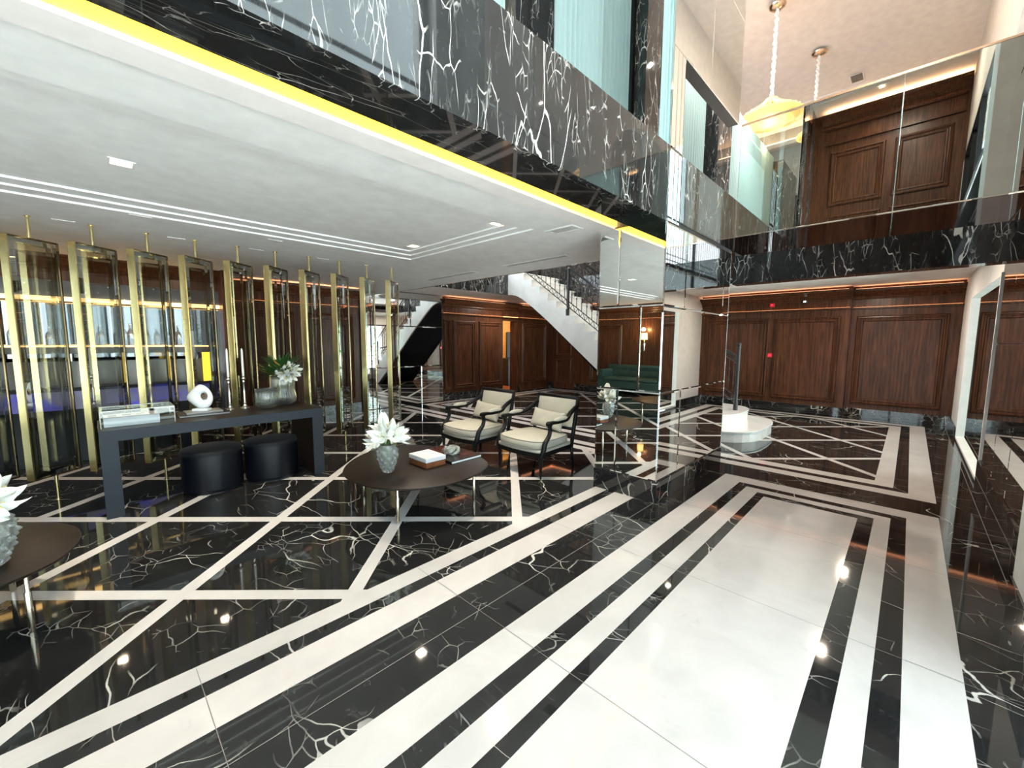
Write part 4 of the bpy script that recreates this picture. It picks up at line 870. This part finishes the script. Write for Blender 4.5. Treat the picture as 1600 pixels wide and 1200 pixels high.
# ------------------------------------------------------------------ armchairs (local: front at -X, width along Y)
def make_chair():
    root = empty('armchair', (0, 0, 0), 'x', 'armchair', 'pair of black framed armchairs')
    fr = 'charcoal_frame'; W = .36; XF = -.33; XB = .33
    # seat rail with a bowed front
    def seat_outline(f=1.0, bow=.05):
        pts = [(XB*f, -W*.90*f), (XB*f, W*.90*f)]
        for i in range(11):
            y = W*f-2*W*f*i/10; pts.append((XF*f-bow*(1-(y/(W*f))**2), y))
        return pts
    m = MB(); m.prism(seat_outline(1.0), .255, .305); m.build('seat_rail', fr, root, bevel=.006)
    m = MB(); m.prism(seat_outline(.985), .305, .345); m.build('seat_base', 'fabric', root, bevel=.012)
    def cush_outline(k=1.0, n=56):
        out = []
        for i in range(n):
            a = 2*PI*i/n; c_, s_ = math.cos(a), math.sin(a); e = .30
            x = math.copysign(abs(c_)**e, c_)*.312; y = math.copysign(abs(s_)**e, s_)*W*.985
            if x < 0: x -= .055*(1-(y/(W*.985))**2)*min(1, -x/.25)
            out.append(((x-.028)*k, y*k*(1 if x < 0 else 1-.08*x/.29)))
        return out
    # cushion
    def cush(prof, name, mat, **k):
        P_ = cush_outline(); cx = sum(p[0] for p in P_)/len(P_); n = len(P_); V = []; 
        for s_, z in prof: V += [((x-cx)*s_+cx, y*s_, z) for x, y in P_]
        Fc = [tuple(range(n-1, -1, -1)), tuple((len(prof)-1)*n+q for q in range(n))]
        for i in range(len(prof)-1):
            for q in range(n): Fc.append((i*n+q, i*n+(q+1) % n, (i+1)*n+(q+1) % n, (i+1)*n+q))
        mm = MB(); mm.add(V, Fc); return mm.build(name, mat, root, smooth=True, **k)
    cu = cush([(.93, .345), (.99, .352), (1.01, .385), (1.005, .425), (.985, .440), (.93, .452), (.75, .466), (.45, .474), (.1, .477)], 'seat_cushion', 'fabric')
    P_ = [Vector((x, y, .439)) for x, y in cush_outline(.992)]; m = MB(); m.tube(P_+[P_[0]], .005, 6); m.build('piping', 'piping', cu, smooth=True)
    P_ = [Vector((x, y, .354)) for x, y in cush_outline(.995)]; m = MB(); m.tube(P_+[P_[0]], .005, 6); m.build('piping', 'piping', cu, smooth=True)
    # back: slightly raked frame with padded panel
    rk = .13; bx_ = lambda z: XB-.02+(z-.30)*rk/.6
    m = MB(); th_ = .028; bw_ = .034; zt = .885
    Wb = W*.90
    for s_ in (-1, 1): m.tube([(bx_(z), s_*Wb, z) for z in (.28, .45, .65, zt)], [.026, .026, .025, .024], 8, upv=(1, 0, 0))
    m.tube([(bx_(zt-.005), -Wb-.01, zt), (bx_(zt-.005), Wb+.01, zt)], .027, 8); m.tube([(bx_(.50), -Wb, .50), (bx_(.50), Wb, .50)], .022, 8)
    m.build('back_frame', fr, root, smooth=True)
    m = MB()
    def bp(i, j):
        y = -Wb*.93+2*Wb*.93*j; z = .50+.37*i; puff = .030*(math.sin(PI*min(max(i, .001), .999))*math.sin(PI*min(max(j, .001), .999)))**.3; return (bx_(z)-.008-puff, y, z)
    m.grid(bp, 14, 18)
    def bp2(i, j):
        y = -Wb*.93+2*Wb*.93*j; z = .50+.37*i; return (bx_(z)+.018, y, z)
    m.grid(bp2, 2, 2); m.build('back_cushion', 'fabric', root, smooth=True)
    for s_ in (-1, 1):
        # arm: from the back upright, dipping forward to a scroll over an S curved support
        ya = s_*(W+.012); yb = s_*Wb
        pts = smooth_pts([(bx_(.80), yb, .785), (.26, s_*(Wb+.01), .715), (.14, ya, .662), (0, ya, .648), (-.13, ya, .652), (-.205, ya, .650)], 6)
        m = MB(); m.tube(pts, interp([.027, .026, .025, .024, .024, .028], len(pts)), 10, flat=1.15)
        m.tube([(-.205, ya-.030, .642), (-.205, ya+.030, .642)], .027, 14)
        m.build('arm', fr, root, smooth=True, autos=60)
        pts = smooth_pts([(-.205, ya, .64), (-.185, ya, .57), (-.205, ya, .50), (-.275, ya, .42), (-.300, ya, .34), (-.312, s_*(W-.01), .27)], 6)
        m = MB(); m.tube(pts, interp([.028, .025, .026, .030, .032, .033], len(pts)), 10); m.build('arm_support', fr, root, smooth=True)
        m = MB(); pts = [(-.115+.26*i/8, ya, .668+.014*math.sin(PI*i/8)+(.012*max(0, i-6)/2)) for i in range(9)]
        m.tube(pts, [.010, .022, .027, .028, .028, .028, .027, .022, .010], 10, flat=1.0); m.build('arm_pad', 'fabric', root, smooth=True)
        m = MB(); m.lathe([(.008, 0), (.012, .012), (.013, .03), (.022, .20), (.024, .205), (.018, .215), (.026, .225), (.030, .24), (.031, .31)], 16, (XF+.02, s_*(W-.02), 0)); m.build('leg', fr, root, smooth=True, autos=50)
        m = MB(); m.tube([(XB+.04, s_*(Wb-.01), 0), (XB+.0, s_*Wb, .15), (XB-.02, s_*Wb, .29)], [.013, .020, .025], 10); m.build('leg', fr, root, smooth=True)
    return root
ch = make_chair(); ch.location = (3.875, 3.33, 0); ch['label'] = 'cream armchair with black frame nearer the mirror column'
ch2 = copy_tree(ch, loc=(3.74, 4.34, 0)); ch2['label'] = 'cream armchair with black frame farther from the column, left of the other'
def pillow(loc, lab, ry):
    m = MB(); hw, hh, hd = .265, .125, .062
    def fn(i, j, sgn):
        u = -1+2*i; v = -1+2*j; e_ = (1-abs(u)**3.2)*(1-abs(v)**3.2); pinch = 1-.10*(abs(u)**2)*(abs(v)**2)*0; t_ = hd*max(e_, 0)**.5
        yy_ = u*hw*(1-.07*(1-abs(v)**2)*0-.08*(1-v*v)*(abs(u)**6)); zz_ = v*hh*(1-.12*(1-u*u)*(abs(v)**6)); return (sgn*t_+.004*math.sin(u*9+v*4)*e_, yy_, zz_)
    for sg in (-1, 1): m.grid(lambda i, j: fn(i, j, sg), 24, 14)
    o = m.build('lumbar_pillow', 'fabric', smooth=True, loc=loc); o.rotation_euler = (.05, ry, 0); tag(o, lab, 'pillow', 'lumbar pillows on the armchairs'); return o
pillow((4.060, 3.30, .608), 'cream lumbar pillow on the armchair nearer the mirror column', math.radians(22))
pillow((3.925, 4.31, .608), 'cream lumbar pillow on the armchair farther from the column', math.radians(22))

# ------------------------------------------------------------------ sofa and sconce on the near wall, seen in the mirror
so = empty('tufted_sofa', (-4.15, 6.1, 0), 'dark green tufted sofa against the walnut wall, seen in the column mirror', 'sofa')
m = MB(); m.box(-.40, .42, -1.1, 1.1, .10, .40); m.build('base', 'green_velvet', so, bevel=.03)
m = MB()
def sb(i, j): y = -1.1+2.2*j; z = .38+.44*i; return (-.26+.035*abs(math.sin(y*9))*abs(math.sin(z*12+1))+.0*i, y, z)
m.grid(sb, 24, 80); m.grid(lambda i, j: (-.44, -1.1+2.2*j, .38+.44*i), 1, 1); m.tube([(-.35, -1.1, .80), (-.35, 1.1, .80)], .085, 14); m.build('backrest', 'green_velvet', so, smooth=True)
for s_ in (-1, 1):
    m = MB(); m.box(-.4, .40, min(s_*1.1, s_*.92), max(s_*1.1, s_*.92), .38, .62); m.tube([(-.4, s_*1.02, .64), (.42, s_*1.02, .64)], .10, 14); m.build('armrest', 'green_velvet', so, smooth=True, autos=50)
m = MB(); m.box(-.24, .44, -.9, .9, .40, .50); m.build('seat_cushion', 'green_velvet', so, bevel=.04)
for x, y in ((-.3, -.95), (.34, -.95), (-.3, .95), (.34, .95)): m = MB(); m.lathe([(.02, 0), (.03, .11)], 12, (x, y, 0)); m.build('leg', 'black_paint', so)
sn = empty('wall_sconce', (-4.66, 6.05, 1.55), 'lit wall sconce with cream shade on the near walnut wall, seen in the mirror', 'wall lamp')
m = MB(); m.lathe([(.01, -.25), (.03, -.2), (.015, -.1), (.04, -.02), (.02, .05), (.012, .16)], 16, (.09, 0, 0)); m.tube([(0, 0, 0), (.09, 0, 0)], .012, 8); m.build('arm', 'silver', sn, smooth=True)
m = MB(); m.lathe([(.10, .14), (.085, .34)], 24, (.10, 0, 0)); m.build('lamp_shade', 'shade_glow', sn, smooth=True, autos=40)
l = bpy.data.lights.new('sconce_bulb', 'POINT'); l.energy = 9; l.color = (1, .6, .25); l.shadow_soft_size = .05; lo = bpy.data.objects.new('sconce_bulb', l); COL.objects.link(lo); lo.location = (-4.50, 6.05, 2.0)

# ------------------------------------------------------------------ lamps in the ceilings, grilles, small fixtures
def downlight(x, y, z, lab, s_=.055, sp=14):
    r = empty('downlight', (x, y, z), lab, 'ceiling light', 'recessed ceiling lights')
    m = MB(); raised(m, lambda u, v, n: (u, v, -n), -s_-.015, s_+.015, -s_-.015, s_+.015, [(0, -.001), (0, .005), (.012, .005), (.015, .001)], fill=False); m.build('bezel', 'paint_white', r)
    m = MB(); flat(m, -s_, s_, -s_, s_, -.0015); m.build('lens', 'lamp_warm', r)
    o = area((x, y, z-.02), (0, 0, 0), .1, .1, sp, (1, .86, .66), name='downlight_lamp', spread=110)
CT = CZ+.048
downlight(.24, 3.98, CT, 'lit square downlight over the left of the lounge'); downlight(2.97, 4.65, CT, 'lit square downlight at the far right corner of the tray ceiling'); downlight(3.0, 3.14, CT, 'lit square downlight nearer the cove at the right end of the tray ceiling')
downlight(-2.4, 3.98, CT, 'downlight over the near left of the lounge')
downlight(-4.9, 1.17, 8.98, 'lit downlight in the high ceiling, seen in the balustrade mirror'); 
def slot_vent(x0, x1, y0, y1, z, lab, nm='air_vent', slats='y'):
    r = empty(nm, ((x0+x1)/2, (y0+y1)/2, z), lab, 'vent'); a, b = (x1-x0)/2, (y1-y0)/2
    m = MB(); raised(m, lambda u, v, n: (u, v, -n), -a, a, -b, b, [(0, 0), (.004, .006), (.03, .006), (.034, -.002)], fill=False); m.build('frame', 'paint_white', r)
    m = MB(); m.box(-a+.034, a-.034, -b+.034, b-.034, -.001, .001); m.build('backing', 'black_paint', r)
    m = MB(); k = 3 if a < .1 else 5
    for i in range(k): x = -a+.034+(2*a-.068)*(i+.5)/k; m.box(x-.008, x+.002, -b+.034, b-.034, -.005, -.001)
    m.build('slat', 'grille', r)
slot_vent(4.50, 4.66, 5.30, 6.70, CZ, 'long slotted air vent in the lounge ceiling left of the stair view'); slot_vent(4.50, 4.66, 3.40, 4.60, CZ, 'long slotted air vent in the lounge ceiling nearer the column')
slot_vent(3.42, 3.62, 2.50, 2.86, CZ, 'small square air vent in the lounge ceiling by the column'); slot_vent(15.35, 15.85, 1.50, 1.82, 9.035, 'pale air vent in the high ceiling over the rear gallery')
for i, (x, y, lab) in enumerate(((-.09, 6.05, 'above the first rod'), (.78, 6.12, 'above the third screen'), (1.58, 6.12, 'above the fifth screen'), (2.4, 6.1, 'above the seventh screen'), (.42, 5.3, 'near the far tray line at the left'), (1.59, 5.4, 'near the far tray line in the middle'))):
    m = MB(); m.box(-.08, .08, -.02, .02, -.004, 0); o = m.build('slot_light', 'paint_white', loc=(x, y-.0, CZ)); tag(o, 'tiny unlit slot fitting in the lounge ceiling '+lab, 'ceiling fitting', 'slot fittings in the lounge ceiling')
# alarm call points, camera dome
def callpoint(y, z, lab, mat='red_plastic', s_=.05, core='exit_red'):
    r = empty('call_point', (11.3, y, z), lab, 'alarm'); m = MB(); m.box(-.035, 0, -s_, s_, -s_, s_); m.build('housing', mat, r, bevel=.006); m = MB(); m.box(-.038, -.034, -s_*.45, s_*.45, -s_*.35, s_*.35); m.build('lamp', core, r)
callpoint(2.40, 1.31, 'square red fire call point between the wall panels'); callpoint(2.42, 2.49, 'red alarm sounder on the frieze above the call point'); callpoint(1.79, 2.53, 'black square sensor with white light on the frieze', 'black_paint', .05, 'led_white')
m = MB(); m.lathe([(.05, 0), (.05, -.02), (.04, -.045), (.02, -.06), (0, -.064)], 20); o = m.build('camera_dome', 'paint_white', smooth=True, loc=(-4.2, 4.9, CZ)); tag(o, 'small white security camera dome on the ceiling near the walnut wall', 'camera')

# chandeliers over the rear gallery
def chandelier(x, y, zt, zb, lab, R=.36):
    r = empty('chandelier', (x, y, 9.0), lab, 'chandelier', 'beaded basket chandeliers')
    m = MB(); m.lathe([(.17, 0), (.165, -.03), (.12, -.07), (.03, -.085), (.02, -.12)], 28); m.build('canopy', 'rose_brass', r, smooth=True, autos=50)
    m = MB(); n = 70; L_ = zt-9.0+.09
    for ph in (0, PI): m.tube([(.022*math.cos(ph+i*.55)+.006*math.sin(i*.21), .022*math.sin(ph+i*.55), -.08+L_*i/n) for i in range(n+1)], [.022+.007*math.sin(i*1.7) for i in range(n+1)], 7)
    m.build('covered_chain', 'plaster_warm', r, smooth=True)
    m = MB(); m.lathe([(.10, zt-9.0+.03), (.11, zt-9.0), (.10, zt-9.0-.04)], 20); m.build('crown', 'rose_brass', r, smooth=True)
    m = MB()
    for k in range(30):
        a = 2*PI*k/30; pts = []
        for i in range(13):
            t_ = i/12; rr = .10+(R-.10)*(t_**1.15); z = zt-(zt-zb)*(.55*t_+.45*t_**.7) if t_ < 1 else zb; pts.append((rr*math.cos(a), rr*math.sin(a), z-9.0))
        for p0, p1 in zip(pts, pts[1:]):
            c_ = (Vector(p0)+Vector(p1))/2; m.lathe([(0, -.04), (.020, -.018), (.020, .018), (0, .04)], 6, tuple(c_))
        m.tube(pts, .005, 4)
    m.build('bead_strands', 'bead_glow', r, smooth=True)['kind'] = 'stuff'
    m = MB(); m.lathe([(R, zb-9.0), (R+.012, zb-9.0-.015), (R, zb-9.0-.03)], 40); m.lathe([(R-.03, zb-9.01), (R*.6, zb-9.0-.10), (R*.2, zb-9.0-.15), (0, zb-9.0-.16)], 30); m.build('rim', 'bead_glow', r, smooth=True)
    l = bpy.data.lights.new('chandelier_bulb', 'POINT'); l.energy = 24; l.color = (1, .74, .46); l.shadow_soft_size = .12; lo = bpy.data.objects.new('chandelier_bulb', l); COL.objects.link(lo); lo.location = (x, y, zb-.45)
chandelier(11.09, 2.67, 7.05, 6.66, 'beaded basket chandelier on a long chain nearer the column', .64); chandelier(13.55, 2.25, 7.3, 7.0, 'chandelier farther back on a thin chain, mostly hidden by the mirror balustrade', .36)

for x, y in ((6.6, 3.4), (6.6, 5.6), (10.2, 4.0), (8.4, 8.2)): area((x, y, 8.9 if y < 8 else 2.77), (0, 0, 0), .08, .08, 85 if y < 8 else 26, (1, .92, .84), name='hall_fill')  # added fill without fittings, brightens the dark stair hall
for x, y in ((7.0, .6), (9.8, .6)): area((x, y, 2.78), (0, 0, 0), .08, .08, 30, (1, .84, .66), name='lobby_fill')  # unseen fill added to brighten the lobby floor and its bounce
for x, y in ((6.2, 4.2), (6.2, 7.0)): area((x, y, 2.74 if y > 7 else 8.8), (0, 0, 0), .1, .1, 34, (1, .88, .74), name='lobby_fill')  # more added fill, no fittings, beside the stairs

for x in (-3.2, -1.6, 0, 1.2): area((x, 7.4, 2.75), (0, 0, 0), .12, .12, 7, (1, .80, .58), name='bar_fill')  # fill added over the bar to lift the dark ceiling there

for x, y in ((13.0, 4.5), (9.5, 2.2), (0.5, .6), (-3, .6)): area((x, y, 8.9), (0, 0, 0), .08, .08, 60, (1, .86, .72), name='hall_fill')  # added fill under the high ceiling, no real fixtures

area((9.5, 1.9, 6.1), (math.radians(40), 0, 0), .06, .06, 40, (1, .93, .84), name='gallery_fill')  # light added to brighten the gallery curtains
area((6.7, 2.0, 6.1), (math.radians(40), 0, 0), .06, .06, 22, (1, .93, .84), name='gallery_fill')  # second added light, for the curtain bay by the column

# warm fill strip added out of sight on the far wall to brighten the high ceiling
m = MB(); m.box(17.30, 17.40, -.5, 8.8, 8.55, 8.58); cvl = m.build('cove_light', 'led_cove', c3)
m = MB(); m.box(17.25, 17.5, -.6, 8.9, 8.40, 8.54); struct(m.build('trim_4', 'taupe_wall'), 'added cornice shelf carrying the unseen warm fill strip under the high ceiling')
